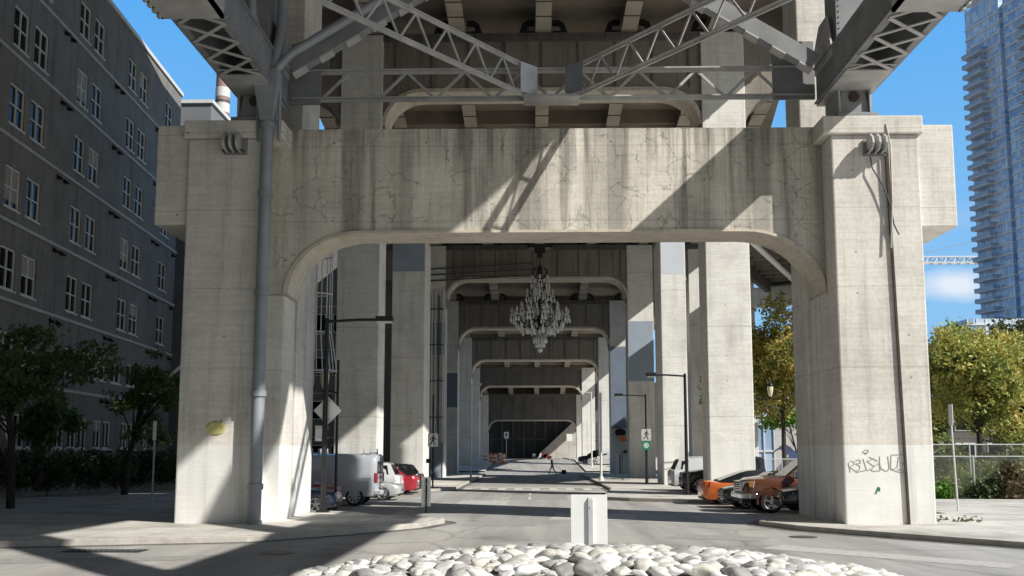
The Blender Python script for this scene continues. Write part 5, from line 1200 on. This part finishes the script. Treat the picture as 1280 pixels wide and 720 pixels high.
# ------------------------------------------------------------------ people
def person(name, loc, rz, label, J, shirt, trousers, extra=None):
    """one skinned body; J = joint dict in metres"""
    root = empty(name, loc, label, 'person', None, rz)
    names = list(J); idx = {n: i for i, n in enumerate(names)}
    me = bpy.data.meshes.new('body')
    E_ = [('pelvis', 'waist'), ('waist', 'chest'), ('chest', 'neck'), ('neck', 'head0'), ('head0', 'head1')]
    for s in 'lr': E_ += [('pelvis', 'hip'+s), ('hip'+s, 'knee'+s), ('knee'+s, 'ankle'+s), ('ankle'+s, 'toe'+s), ('chest', 'sho'+s), ('sho'+s, 'elb'+s), ('elb'+s, 'wri'+s), ('wri'+s, 'hand'+s)]
    me.from_pydata([J[n] for n in names], [(idx[a], idx[b]) for a, b in E_], [])
    ob = bpy.data.objects.new('body', me); C.objects.link(ob)
    sk = ob.modifiers.new('skin', 'SKIN'); sub = ob.modifiers.new('sub', 'SUBSURF'); sub.levels = sub.render_levels = 2
    if not me.skin_vertices:
        bpy.context.view_layer.objects.active = ob
    rad = dict(pelvis=.15, waist=.135, chest=.16, neck=.06, head0=.095, head1=.085, hip=.1, knee=.065, ankle=.05, toe=.04, sho=.08, elb=.05, wri=.035, hand=.035)
    layer = me.skin_vertices[0].data if me.skin_vertices else None
    if layer:
        for n in names:
            r = rad.get(n, rad.get(n[:-1], .06)); layer[idx[n]].radius = (r, r); layer[idx[n]].use_root = (n == 'pelvis')
    bpy.context.view_layer.update(); dg = bpy.context.evaluated_depsgraph_get()
    m2 = bpy.data.meshes.new_from_object(ob.evaluated_get(dg)); ob.modifiers.clear(); ob.data = m2
    m2.materials.clear()
    for mm in (shirt, trousers, 'skin'): m2.materials.append(MATS[mm])
    hipz = J['pelvis'][2]
    for p in m2.polygons:
        c = p.center; p.use_smooth = True
        p.material_index = 2 if c.z > J['neck'][2]-.0 else (0 if c.z > hipz-.02 else 1)
    ob.parent = root
    h = Vector(J['head1']); m = MB(); m.ball(h+Vector((-.015, 0, .03)), .112, 10, 8, (1, .9, .95)); m.build('hair', 'hair_dark', root, world=False)
    return root
walk = dict(pelvis=(0, 0, .93), waist=(.03, 0, 1.1), chest=(.08, 0, 1.32), neck=(.12, 0, 1.48), head0=(.14, 0, 1.56), head1=(.16, 0, 1.67), hipl=(0, .1, .88), hipr=(0, -.1, .88), kneel=(.2, .1, .5), kneer=(-.1, -.1, .48),
            anklel=(.28, .1, .1), ankler=(-.38, -.1, .14), toel=(.42, .1, .04), toer=(-.28, -.1, .04), shol=(.06, .2, 1.4), shor=(.06, -.2, 1.4), elbl=(-.04, .25, 1.14), elbr=(.1, -.25, 1.12), wril=(.05, .25, .92), wrir=(-.05, -.25, .88), handl=(.08, .25, .84), handr=(-.1, -.25, .8))
person('person', (1.85, 99.5, 0), PI*.95, 'person in black clothes crossing the road pulling a trolley bag', walk, 'cloth_black', 'cloth_black')
t = empty('trolley_bag', (3.0, 99.5, 0), 'small dark trolley bag pulled behind the person crossing the road', 'bag')
MB().box(2.75, 3.2, 99.3, 99.7, .08, .45).build('case', 'cloth_black', t, bevel=.05); MB().tube([(2.78, 99.5, .4), (2.2, 99.5, .85)], .025, 6).build('handle', 'black_trim', t)
m = MB(); m.ball((2.85, 99.35, .06), .06, 8, 5); m.part().ball((3.1, 99.35, .06), .06, 8, 5); m.each('wheel', 'rubber', t)
stand = dict(walk); stand.update(kneel=(.03, .1, .5), kneer=(0, -.1, .5), anklel=(0, .11, .08), ankler=(-.05, -.11, .08), toel=(.14, .12, .04), toer=(.1, -.12, .04), elbl=(0, .28, 1.14), elbr=(0, -.28, 1.14), wril=(.1, .26, .93), wrir=(.12, -.26, .95), handl=(.15, .25, .86), handr=(.17, -.25, .88))
person('person', (8.75, 103, .13), PI*.7, 'person in a yellow-green vest standing by a column foot', stand, 'cloth_hivis', 'cloth_pale')

# ------------------------------------------------------------------ foliage
def leaves(name, parent, mat, blobs, n, size, sub=6, clump=.5):
    """leaf sized two-triangle blades clustered on twigs through each blob"""
    pos = []
    tot = sum(b[3]*b[4]*b[5] for b in blobs)**1.0
    for b in blobs:
        k = max(4, int(n/sub*b[3]*b[4]*b[5]/tot))
        d = RNG.normal(size=(k, 3)); d /= np.linalg.norm(d, axis=1)[:, None]
        r = RNG.random(k)**.42
        c = np.array(b[:3])+d*r[:, None]*np.array(b[3:6])
        c = np.repeat(c, sub, 0)+RNG.normal(size=(k*sub, 3))*clump*size*2.2
        pos.append(c)
    P = np.concatenate(pos); N = len(P)
    a = RNG.normal(size=(N, 3)); a /= np.linalg.norm(a, axis=1)[:, None]
    b_ = RNG.normal(size=(N, 3)); b_ = np.cross(a, b_); b_ /= np.linalg.norm(b_, axis=1)[:, None]
    s = size*(.6+.8*RNG.random(N))[:, None]
    v = np.stack([P-a*s, P+b_*s*.55, P+a*s, P-b_*s*.55], 1).reshape(-1, 3)
    me = bpy.data.meshes.new(name)
    off = np.array(parent.location) if parent is not None else 0
    v = v-off
    me.vertices.add(len(v)); me.vertices.foreach_set('co', v.ravel().astype(np.float32))
    me.loops.add(N*4); me.loops.foreach_set('vertex_index', np.arange(N*4, dtype=np.int32))
    me.polygons.add(N); me.polygons.foreach_set('loop_start', np.arange(0, N*4, 4, dtype=np.int32)); me.polygons.foreach_set('loop_total', np.full(N, 4, dtype=np.int32))
    me.update(calc_edges=True); me.materials.append(MATS[mat])
    o = bpy.data.objects.new(name, me); C.objects.link(o)
    if parent is not None: o.parent = parent
    return o
def tree(name, base, h, crown, nb, n, size, mat, label, group, cat='tree', trunk_r=.16, flat=.75, q0=.2, q1=.4):
    """crown = (cx, cy, cz, rx, ry, rz) ellipsoid filled with sub-clumps"""
    t = empty(name, base, label, cat, group)
    bx, by, bz = base; cx, cy, cz, rx, ry, rz = crown
    m = MB(); pts = [(bx, by, bz-.1), (lerp(bx, cx, .15), lerp(by, cy, .1), lerp(bz, cz, .4)), (lerp(bx, cx, .6), lerp(by, cy, .6), cz-rz*.3), (cx, cy, cz+rz*.5)]
    m.tube(pts, [trunk_r*1.25, trunk_r, trunk_r*.6, .03], 9)
    blobs = []
    for k in range(nb):
        d = Vector((random.gauss(0, 1), random.gauss(0, 1), random.gauss(0, 1))).normalized()*random.uniform(.4, 1.04)
        p = (cx+d.x*rx*.8, cy+d.y*ry*.8, cz+d.z*rz*.82); q = random.uniform(q0, q1)
        blobs.append((*p, rx*q*1.1, ry*q*1.1, rz*q*flat))
        if k < 16:
            s = Vector(pts[1]).lerp(Vector(pts[2]), random.uniform(.2, 1)); mid = s.lerp(Vector(p), .5)+Vector((0, 0, .15)); m.tube([s, mid, p], [trunk_r*.38, trunk_r*.2, .015], 5)
    m.build('trunk', 'bark', t)
    leaves('crown', t, mat, blobs, n, size)
    return t
GT = 'autumn trees beside the bridge'
tree('maple_tree', (24.2, 55, 0), 10, (24.0, 55, 6.2, 3.8, 3.0, 4.2), 44, 32000, .115, 'leaf_autumn', 'yellow-green maple beside the graffitied pylon behind the fence', GT)
tree('maple_tree', (29.5, 61, 0), 10, (29.4, 61, 6.3, 3.1, 2.8, 4.1), 30, 18000, .12, 'leaf_deep', 'darker maple directly below the glass tower', GT)
tree('maple_tree', (27.5, 70, 0), 8, (28.6, 70, 5.6, 4.4, 3, 3.6), 26, 12000, .14, 'leaf_autumn_green', 'green maple filling the gap between the two front maples', GT)
tree('maple_tree', (18.8, 76, .0), 14, (19.0, 77, 8.9, 5.2, 4, 5.3), 40, 24000, .14, 'leaf_gold', 'golden maple seen through the arch beside the sunlit columns', GT)
tree('maple_tree', (13.3, 74.5, .13), 9, (13.2, 74.5, 6.9, 1.0, 1.2, 1.5), 8, 1300, .16, 'leaf_dark', 'dark green sapling sprig showing between two sunlit columns', GT, trunk_r=.06)
tree('maple_tree', (21.8, 83, .0), 6, (20.6, 83, 4.6, 2.2, 2, 1.5), 9, 1400, .2, 'leaf_bright', 'low bright green tree under the golden maple', GT, trunk_r=.08)
GL = 'shaded trees before the apartment block'
tree('street_tree', (-19.3, 37.0, .1), 7, (-19.6, 36.4, 5.2, 4.8, 2.8, 1.9), 64, 9000, .1, 'leaf_dark', 'wide dark spreading tree, largest in front of the grey apartment block', GL, trunk_r=.13, flat=.45, q0=.13, q1=.3)
tree('street_tree', (-20.0, 49.0, .1), 7, (-18.9, 49, 4.9, 2.3, 2, 2.6), 34, 5500, .095, 'leaf_dark', 'thin dark tree leaning towards the shaded pylon', GL, trunk_r=.14, flat=.5, q0=.14, q1=.32)
tree('street_tree', (-23, 46.5, .5), 6, (-22.2, 46, 3.6, 1.6, 1.5, 1.8), 10, 2600, .14, 'leaf_dark', 'small dark bushy tree between the spreading tree and the thin leaning tree', GL, trunk_r=.07)
GH = 'dark shrubs in the long planter'
for k in range(9):
    x, y = -24.2+k*.55, 45.3+k*1.35; r = random.uniform(.75, 1.15)
    t = empty('shrub', (x, y, .6), 'dark clipped shrub growing in the long planter before the grey building', 'shrub', GH)
    m = MB(); m.tube([(x, y, .5), (x+.05, y, 1.6)], .04, 5); m.build('stem', 'bark', t)
    leaves('foliage', t, 'leaf_shrub', [(x, y, 1.35, r, r, .95), (x+.4, y, 1.7, r*.6, r*.6, .7), (x-.4, y+.3, 1.2, r*.7, r*.7, .7)], 1300, .1)
# planter wall
t = empty('planter_wall', (-23, 49, 0), 'long low concrete planter wall along the foot of the grey building', 'planter')
m = MB(); a, b = Vector((-27.2, 40, 0)), Vector((-19.6, 59, 0)); m.beam(a+Vector((0, 0, .3)), b+Vector((0, 0, .3)), .25, .8); m.build('wall', 'planter_concrete', t, bevel=.02)
m = MB(); m.beam(a+Vector((0, 0, .74)), b+Vector((0, 0, .74)), .34, .08); m.build('coping', 'planter_concrete', t, bevel=.02)
tag(MB().prism([(-30, 41), (-27.2, 40.2), (-19.8, 58.8), (-28, 60)], -.1, .55, 'z').build('planting_ground', 'ground_soil'), kind='structure')

# chain link fences, weeds and what stands behind
def fence(name, p, q, h, label, panel=2.6, rail=True):
    t = empty(name, (p[0], p[1], gz(p[1])), label, 'fence'); P, Q = Vector((*p, 0)), Vector((*q, 0)); n = max(1, round((Q-P).length/panel))
    for i in range(n+1):
        c = P.lerp(Q, i/n); MB().tube([c, c+Vector((0, 0, h+.05))], .035, 6).build('post', 'galvanised', t)
    m = MB(); m.tube([P+Vector((0, 0, h)), Q+Vector((0, 0, h))], .03, 6); m.build('top_rail', 'galvanised', t)
    m = MB(); m.quad(P+Vector((0, 0, .05)), Q+Vector((0, 0, .05)), Q+Vector((0, 0, h)), P+Vector((0, 0, h))); m.build('mesh', 'chain_link', t)
fence('chain_link_fence', (17.3, 46.2), (40, 43.5), 2.0, 'front chain link fence along the pavement')
fence('chain_link_fence', (17.6, 48.4), (42, 46.5), 2.55, 'rear taller chain link fence behind the weeds', 3.2)
tag(leaves('weeds', None, 'leaf_weed', [(17.8+k*.62, 46.9-.075*k+random.uniform(-.1, .6), random.uniform(.3, .9), .55, .4, random.uniform(.5, 1.0)) for k in range(36)], 20000, .08), kind='stuff')
for k, (x, r, hh, mt, lb) in enumerate(((18.3, .45, .6, 'leaf_bright', 'bright green leafy weed at the foot of the fence near the graffitied pylon'), (21.3, .9, 1.5, 'leaf_dry', 'brownish dry bush behind the front fence'), (23.4, .3, 1.7, 'leaf_bright', 'slim bright green climber on a fence post'), (20.3, .7, .8, 'leaf_shrub', 'low dark bush between the bright weed and the brown dry bush'))):
    y = 46.05-.12*(x-17.3) if k != 2 else 45.35
    t = empty('bush', (x, y, 0), lb, 'bush'); MB().tube([(x, y, -.05), (x, y, hh)], .03, 5).build('stem', 'bark', t)
    leaves('foliage', t, mt, [(x, y, hh*.5, r, r*.7, hh*.5), (x+.1, y, hh*.9, r*.6, r*.5, hh*.35)], 1500, .1)
tag(MB().box(29, 48, 50.5, 51, 0, 2.3).build('brick_wall', 'brick_red'), 'low red brick wall behind the chain link fence', 'wall')
tag(MB().box(16, 60, 45.9, 130, -.1, .02).build('roadside_ground', 'ground_soil'), kind='structure')
tag(leaves('undergrowth', None, 'leaf_autumn_green', [(17+k*.5+random.uniform(-.3, .3), 49+random.uniform(0, 4), random.uniform(.7, 2.2), 1.0, .9, random.uniform(.8, 1.5)) for k in range(52)], 26000, .12), kind='stuff')
tag(leaves('grass', None, 'leaf_weed', [(16.2+random.random()*14, 48+random.random()*6, .12, .7, .6, .16) for k in range(60)], 7000, .09), kind='stuff')
tag(leaves('fallen_leaves', None, 'leaf_dry', [(11.9+random.random()*1.6, 29.6+random.random()*1.8, .15, .3, .25, .02) for k in range(8)], 200, .05), kind='stuff')
t = empty('warning_sign', (25.4, 52, 0), 'yellow diamond warning sign on a pole under the maples', 'road sign')
MB().tube([(25.4, 52, 0), (25.4, 52, 3.6)], .05, 8).build('post', 'galvanised', t)
MB().prism([(25.0, 3.5), (25.4, 3.9), (25.8, 3.5), (25.4, 3.1)], 51.9, 51.93, 'y').build('panel', 'sign_yellow', t)
t = empty('low_building', (27, 92, 0), 'pale concrete low building with blue glass seen under the golden maple', 'building')
MB().box(21.6, 34, 92, 104, 0, 7.2).build('wall', 'pale_concrete', t, bevel=.05)
MB().box(18.6, 21.5, 90, 100, 0, 9).build('glass_bay', 'tower_glass', t)
m = MB()
for z in (2.2, 4.6, 7.0): m.box(18.5, 21.6, 89.9, 90.0, z, z+.15)
for x in (18.6, 19.5, 20.5, 21.4): m.box(x-.05, x+.05, 89.88, 89.98, 0, 9)
m.build('mullions', 'window_frame', t)
t = empty('blue_canopy', (20.5, 80, 0), 'crumpled blue tarpaulin over a stall below the low green tree', 'canopy')
m = MB(); vs = []
for i in range(9):
    for j in range(5): vs.append((19.0+i*.35, 79+j*.5, 2.2+.35*math.sin(i*.9)+.25*random.random()-.08*j))
m.add(vs, [(i*5+j, (i+1)*5+j, (i+1)*5+j+1, i*5+j+1) for i in range(8) for j in range(4)], True); m.build('tarpaulin', 'tarp_blue', t)
m = MB()
for x, y in ((19.1, 79.1), (21.7, 79.1), (19.1, 80.9), (21.7, 80.9)): m.part().tube([(x, y, 0), (x, y, 2.2)], .03, 6)
m.each('pole', 'galvanised', t)
fence('steel_railing', (15.5, 72), (24, 72), 1.7, 'grey mesh fence behind the parked pickup under the golden maple', 2)
t = empty('dark_building', (40, 75, 0), 'dark building with small windows glimpsed under the maples behind the fence', 'building')
MB().box(28, 60, 78, 90, 0, 6.2).build('wall', 'dark_concrete', t)
for i in range(6):
    for j in range(2):
        f = MB().box(30+i*2.4, 31.5+i*2.4, 77.94, 78.0, 1.4+j*2.4, 2.9+j*2.4).build('window', 'window_frame', t); MB().box(30.1+i*2.4, 31.4+i*2.4, 77.9, 77.95, 1.5+j*2.4, 2.8+j*2.4).build('pane', 'window_glass', f)

# ------------------------------------------------------------------ grey apartment block (local x along the wall, local y into the building)
ang = math.atan2(.9973, -.0737)
O = Vector((-22*.9973, -22*.0737, 0))
B = empty('apartment_block', O, 'dark grey apartment block with paired white framed windows and pale string courses', 'building', None, ang)
ROWT = [28.25, 24.2, 20.22, 16.1, 12.1]; pairs = [(31.7, 33.4), (34.1, 35.8), (40.0, 41.7), (42.4, 44.1), (48.3, 50.0), (50.7, 52.4), (56.45, 58.1), (58.75, 60.45), (64.9, 66.6), (67.25, 69.0), (73.2, 75.1)]
wins = [(s0, s1, zt-2.05, zt) for zt in ROWT for s0, s1 in pairs]
wins += [(s, s+1.9, 6.55, 8.0) for s in (40.2, 42.5, 48.4, 50.9, 56.5, 58.9, 61.3, 64.2, 67.2, 70.2)]
wins += [(s, s+1.35, 2.4, 4.1) for s in (44.5, 46.2, 50.8, 52.4, 54.2, 55.9, 57.7, 59.3, 61.7, 63.3, 66.6, 68.2, 71.0, 72.6)]
def walled(s0, s1, z0, z1, holes, depth=.22):
    m = MB(); xs = sorted({s0, s1, *[h[0] for h in holes], *[h[1] for h in holes]}); zs = sorted({z0, z1, *[h[2] for h in holes], *[h[3] for h in holes]})
    for i in range(len(xs)-1):
        for j in range(len(zs)-1):
            cx, cz = (xs[i]+xs[i+1])/2, (zs[j]+zs[j+1])/2
            if any(h[0] < cx < h[1] and h[2] < cz < h[3] for h in holes): continue
            m.quad((xs[i], 0, zs[j]), (xs[i+1], 0, zs[j]), (xs[i+1], 0, zs[j+1]), (xs[i], 0, zs[j+1]))
    for a, b, c, d in holes:
        m.quad((a, 0, c), (b, 0, c), (b, depth, c), (a, depth, c)); m.quad((a, 0, d), (b, 0, d), (b, depth, d), (a, depth, d))
        m.quad((a, 0, c), (a, 0, d), (a, depth, d), (a, depth, c)); m.quad((b, 0, c), (b, 0, d), (b, depth, d), (b, depth, c))
    return m
m = walled(10, 77.2, -1, 30, wins); m.box(10, 77.2, .4, 16, -1, 29.6); m.quad((77.2, 0, -1), (77.2, 16, -1), (77.2, 16, 30), (77.2, 0, 30)); m.quad((10, 0, 29.8), (77.2, 0, 29.8), (77.2, 16, 29.8), (10, 16, 29.8))
m.build('wall', 'wall_grey', B, world=False)
m = MB(); m.box(10, 77.4, -.12, .3, 30, 30.28); m.build('roof_edge', 'roof_edge', B, world=False)
for z in (25.62, 21.68, 17.5, 13.38, 9.55, 5.62): MB().box(10, 77.3, -.09, .0, z-.1, z+.06).build('string_course', 'wall_trim', B, world=False)
def window(a, b, c, d, i):
    m = MB(); y0, y1 = .06, .14; f = .095
    m.box(a, b, y0, y1, d-f, d); m.box(a, b, y0, y1, c, c+f); m.box(a, a+f, y0, y1, c, d); m.box(b-f, b, y0, y1, c, d)
    m.box((a+b)/2-.04, (a+b)/2+.04, y0, y1, c, d)
    if d-c > 1.9: m.box(a, b, y0+.01, y1, (c+d)/2-.035, (c+d)/2+.035)
    m.box(a-.05, b+.05, -.07, .1, c-.09, c-.003)
    w = m.build('window', 'window_frame', B, world=False)
    MB().box(a+.02, b-.02, .15, .17, c+.02, d-.02).build('pane', 'window_glass', w, world=False)
    if i % 4 == 1 or i % 11 == 3: MB().box(a+.1, (b-.1 if i % 3 else (a+b)/2), .142, .148, d-.1-(d-c-.2)*(.3+.6*((i*37) % 10)/10), d-.1).build('blind', 'blind', w, world=False)
for i, (a, b, c, d) in enumerate(wins):
    if a > 39: window(a, b, c, d, i)
m = MB(); k = 0
for z in (25.2, 21.2, 17.0, 12.95, 9.1, 5.2):
    for s in (46.3, 54.4, 55.3, 62.6, 63.6, 71.2, 72.2, 76.3):
        q = MB(); q.prism([(-.02, z+.25), (-.34, z+.02), (-.30, z-.06), (-.02, z-.02)], s-.1, s+.1, 'x'); q.build('wall_light', 'black_metal', B, world=False); k += 1
q = MB(); q.ball((63.9, -.25, 5.05), .17, 8, 6); q.beam((63.9, 0, 5.05), (63.9, -.2, 5.05), .06, .06); q.build('globe_light', 'lamp_white', B, world=False)
t = empty('warehouse', (-20, 91, 0), 'dark plain warehouse glimpsed between the caged ladder and the columns', 'building')
MB().box(-60, -14.2, 86.5, 97, -.5, 20).build('wall', 'wall_grey', t); MB().box(-14.2, -10.6, 87, 97, -.5, 18.3).build('annex_wall', 'wall_grey', t)
m = MB()
for z in (3.4, 7.2, 11.0, 14.8): m.part().box(-60, -14.1, 86.42, 86.5, z, z+.12)
m.each('string_course', 'wall_trim', t)
for i in range(6):
    for j in range(4):
        f = MB().box(-24.5+i*1.75, -23.4+i*1.75, 86.42, 86.5, 1.2+j*3.8, 2.8+j*3.8).build('window', 'window_frame', t); MB().box(-24.42+i*1.75, -23.48+i*1.75, 86.38, 86.43, 1.28+j*3.8, 2.72+j*3.8).build('pane', 'window_glass', f)
# annex behind and tall stack
t = empty('annex_building', (-31, 84, 0), 'lighter grey annex standing behind the end of the apartment block', 'building')
MB().box(-46, -27.3, 81.5, 100, -1, 31.6).build('wall', 'annex_grey', t); MB().box(-46.2, -27.1, 81.3, 100.2, 31.6, 31.9).build('roof_edge', 'roof_edge', t)
f = MB().box(-28.9, -28.0, 81.42, 81.5, 16.5, 18.5).build('window', 'window_frame', t); MB().box(-28.85, -28.05, 81.39, 81.43, 16.55, 18.45).build('pane', 'window_glass', f)
t = empty('chimney_stack', (-38.8, 120, 0), 'tall red and white banded chimney stack behind the annex roof', 'chimney')
MB().lathe([(1.05, 0), (.8, 60)], (-38.8, 120, 0), 20).build('shaft', 'stack_red', t)
for z in (44.2, 46.2): MB().lathe([(.9, z), (.9, z+1.2)], (-38.8, 120, 0), 20).build('band', 'stack_white', t)
MB().lathe([(.91, 45.5), (.91, 45.8)], (-38.8, 120, 0), 20).build('band', 'steel_dark', t)

# ------------------------------------------------------------------ glass tower and crane
ta = math.atan2(-.97, .24)   # local x runs towards the camera side, local y = left-hand normal
T = empty('glass_tower', (127.7, 285, 1), 'tall blue glass residential tower with stacked balconies and roof trellis', 'tower', None, ta)
# local +y points away from the street face? normal facing camera-left is local -y
def tq(m, x0, x1, y0, y1, z0, z1): m.box(x0, x1, y0, y1, z0, z1)
m = MB(); m.box(0, 14, 0, 26, 0, 130); m.build('glass_wall', 'tower_glass', T, world=False)
m = MB(); m.box(14, 17, 1.6, 26, 0, 127); m.build('glass_wall', 'tower_glass', T, world=False)
m = MB(); m.box(17, 42, -1.0, 26, 0, 127); m.build('glass_wall', 'tower_glass', T, world=False)
NF = 42
bal = None; fls = None
for k in range(NF):
    z = 3.0*k+1
    if fls is None:
        m = MB(); m.box(-.3, 14.1, -.3, 26, 0, .5); m.box(14, 17, 1.35, 26, 0, .5); m.box(17, 42, -1.3, 26, 0, .5); fls = m.build('floor_slab', 'tower_slab', T, world=False); fls.location = (0, 0, z)
        bal = []
        for x0, x1, y0, y1 in ((.2, 8.2, -2.2, 0), (23, 33, -3.2, -1)):
            m = MB(); m.box(x0, x1, y0, y1, -.02, .22); bb = m.build('balcony', 'tower_slab', T, world=False); bb.location = (0, 0, z)
            m = MB(); m.box(x0, x1, y0, y0+.05, .22, 1.25); m.box(x0, x0+.05, y0, y1, .22, 1.25); m.box(x1-.05, x1, y0, y1, .22, 1.25)
            bal.append((bb, m.build('railing', 'rail_glass', bb, world=False)))
    else:
        o = fls.copy(); C.objects.link(o); o.parent = T; o.location = (0, 0, z)
        if k < NF-3:
            for bb, rl in bal:
                o = bb.copy(); C.objects.link(o); o.parent = T; o.location = (0, 0, z); r_ = rl.copy(); C.objects.link(r_); r_.parent = o
m = MB()
for x in (0, 2.8, 5.6, 8.4, 9.8, 11.2, 12.6, 14): m.box(x-.06, x+.06, -.1, 0, 0, 130)
for x in np.arange(17, 42, 1.8): m.box(x-.06, x+.06, -1.1, -1, 0, 127)
m.build('mullions', 'tower_slab', T, world=False)
m = MB(); m.box(-2.0, 16, -2.2, 8, 132.6, 133)
for k in range(12): m.box(-2+k*1.5, -1.8+k*1.5, -2.6, 8, 133, 133.4)
for x in (0, 7, 14): m.box(x-.15, x+.15, .2, .5, 130, 132.6)
m.build('roof_trellis', 'tower_slab', T, world=False)
t = empty('podium_block', (112, 245, 1), 'small pale blue lower block at the foot of the glass tower', 'building')
MB().box(106.2, 130, 245, 265, 0, 34.6).build('wall', 'tower_glass', t)
for k in range(11): MB().box(105.9, 130, 244.7, 265, 1+3.2*k, 1.35+3.2*k).build('floor_slab', 'tower_slab', t)
m = MB()
for x in np.arange(106.2, 130, 2.2): m.box(x-.1, x+.1, 244.85, 245.0, 0, 34.6)
m.build('mullions', 'tower_slab', t)
T = empty('tower_crane', (192, 400, 1), 'white tower crane whose lattice jib crosses the sky beside the glass tower', 'crane')
def truss(m, p, q, s, n):
    p, q = Vector(p), Vector(q); d = (q-p).normalized(); u = Vector((0, 0, 1)) if abs(d.z) < .9 else Vector((0, 1, 0)); a = d.cross(u).normalized()*s/2; b = u*s/2
    cs = [a-b, -a-b, b] if abs(d.z) < .9 else [a-b, -a-b, a+b, -a+b]
    for c in cs: m.beam(p+c, q+c, .5, .5)
    for i in range(n):
        s0, s1, s2 = p.lerp(q, i/n), p.lerp(q, (i+.5)/n), p.lerp(q, (i+1)/n)
        for i0, i1 in (((0, 2), (1, 2)) if len(cs) == 3 else ((0, 1), (0, 2), (1, 3), (2, 3))): m.beam(s0+cs[i0], s1+cs[i1], .3, .3); m.beam(s1+cs[i1], s2+cs[i0], .3, .3)
m = MB(); truss(m, (132, 400, 79), (212, 400, 79), 2.7, 22); m.build('jib', 'crane_white', T)
m = MB(); truss(m, (192, 400, 1), (192, 400, 86), 2.7, 24); m.build('mast', 'crane_white', T)
m = MB(); m.tube([(192, 400, 90), (152, 400, 80.5)], .12, 5); m.tube([(192, 400, 90), (208, 400, 80.5)], .12, 5); m.beam((192, 400, 80), (192, 400, 90), .8, .8); m.build('tie_rod', 'steel_light', T)
m = MB(); m.box(206, 211, 398.5, 401.5, 74.5, 77.5); m.build('counterweight', 'pale_concrete', T)
m = MB(); m.box(188.4, 190.6, 398.6, 400.6, 75.5, 78.3); m.build('cab', 'tower_glass', T)
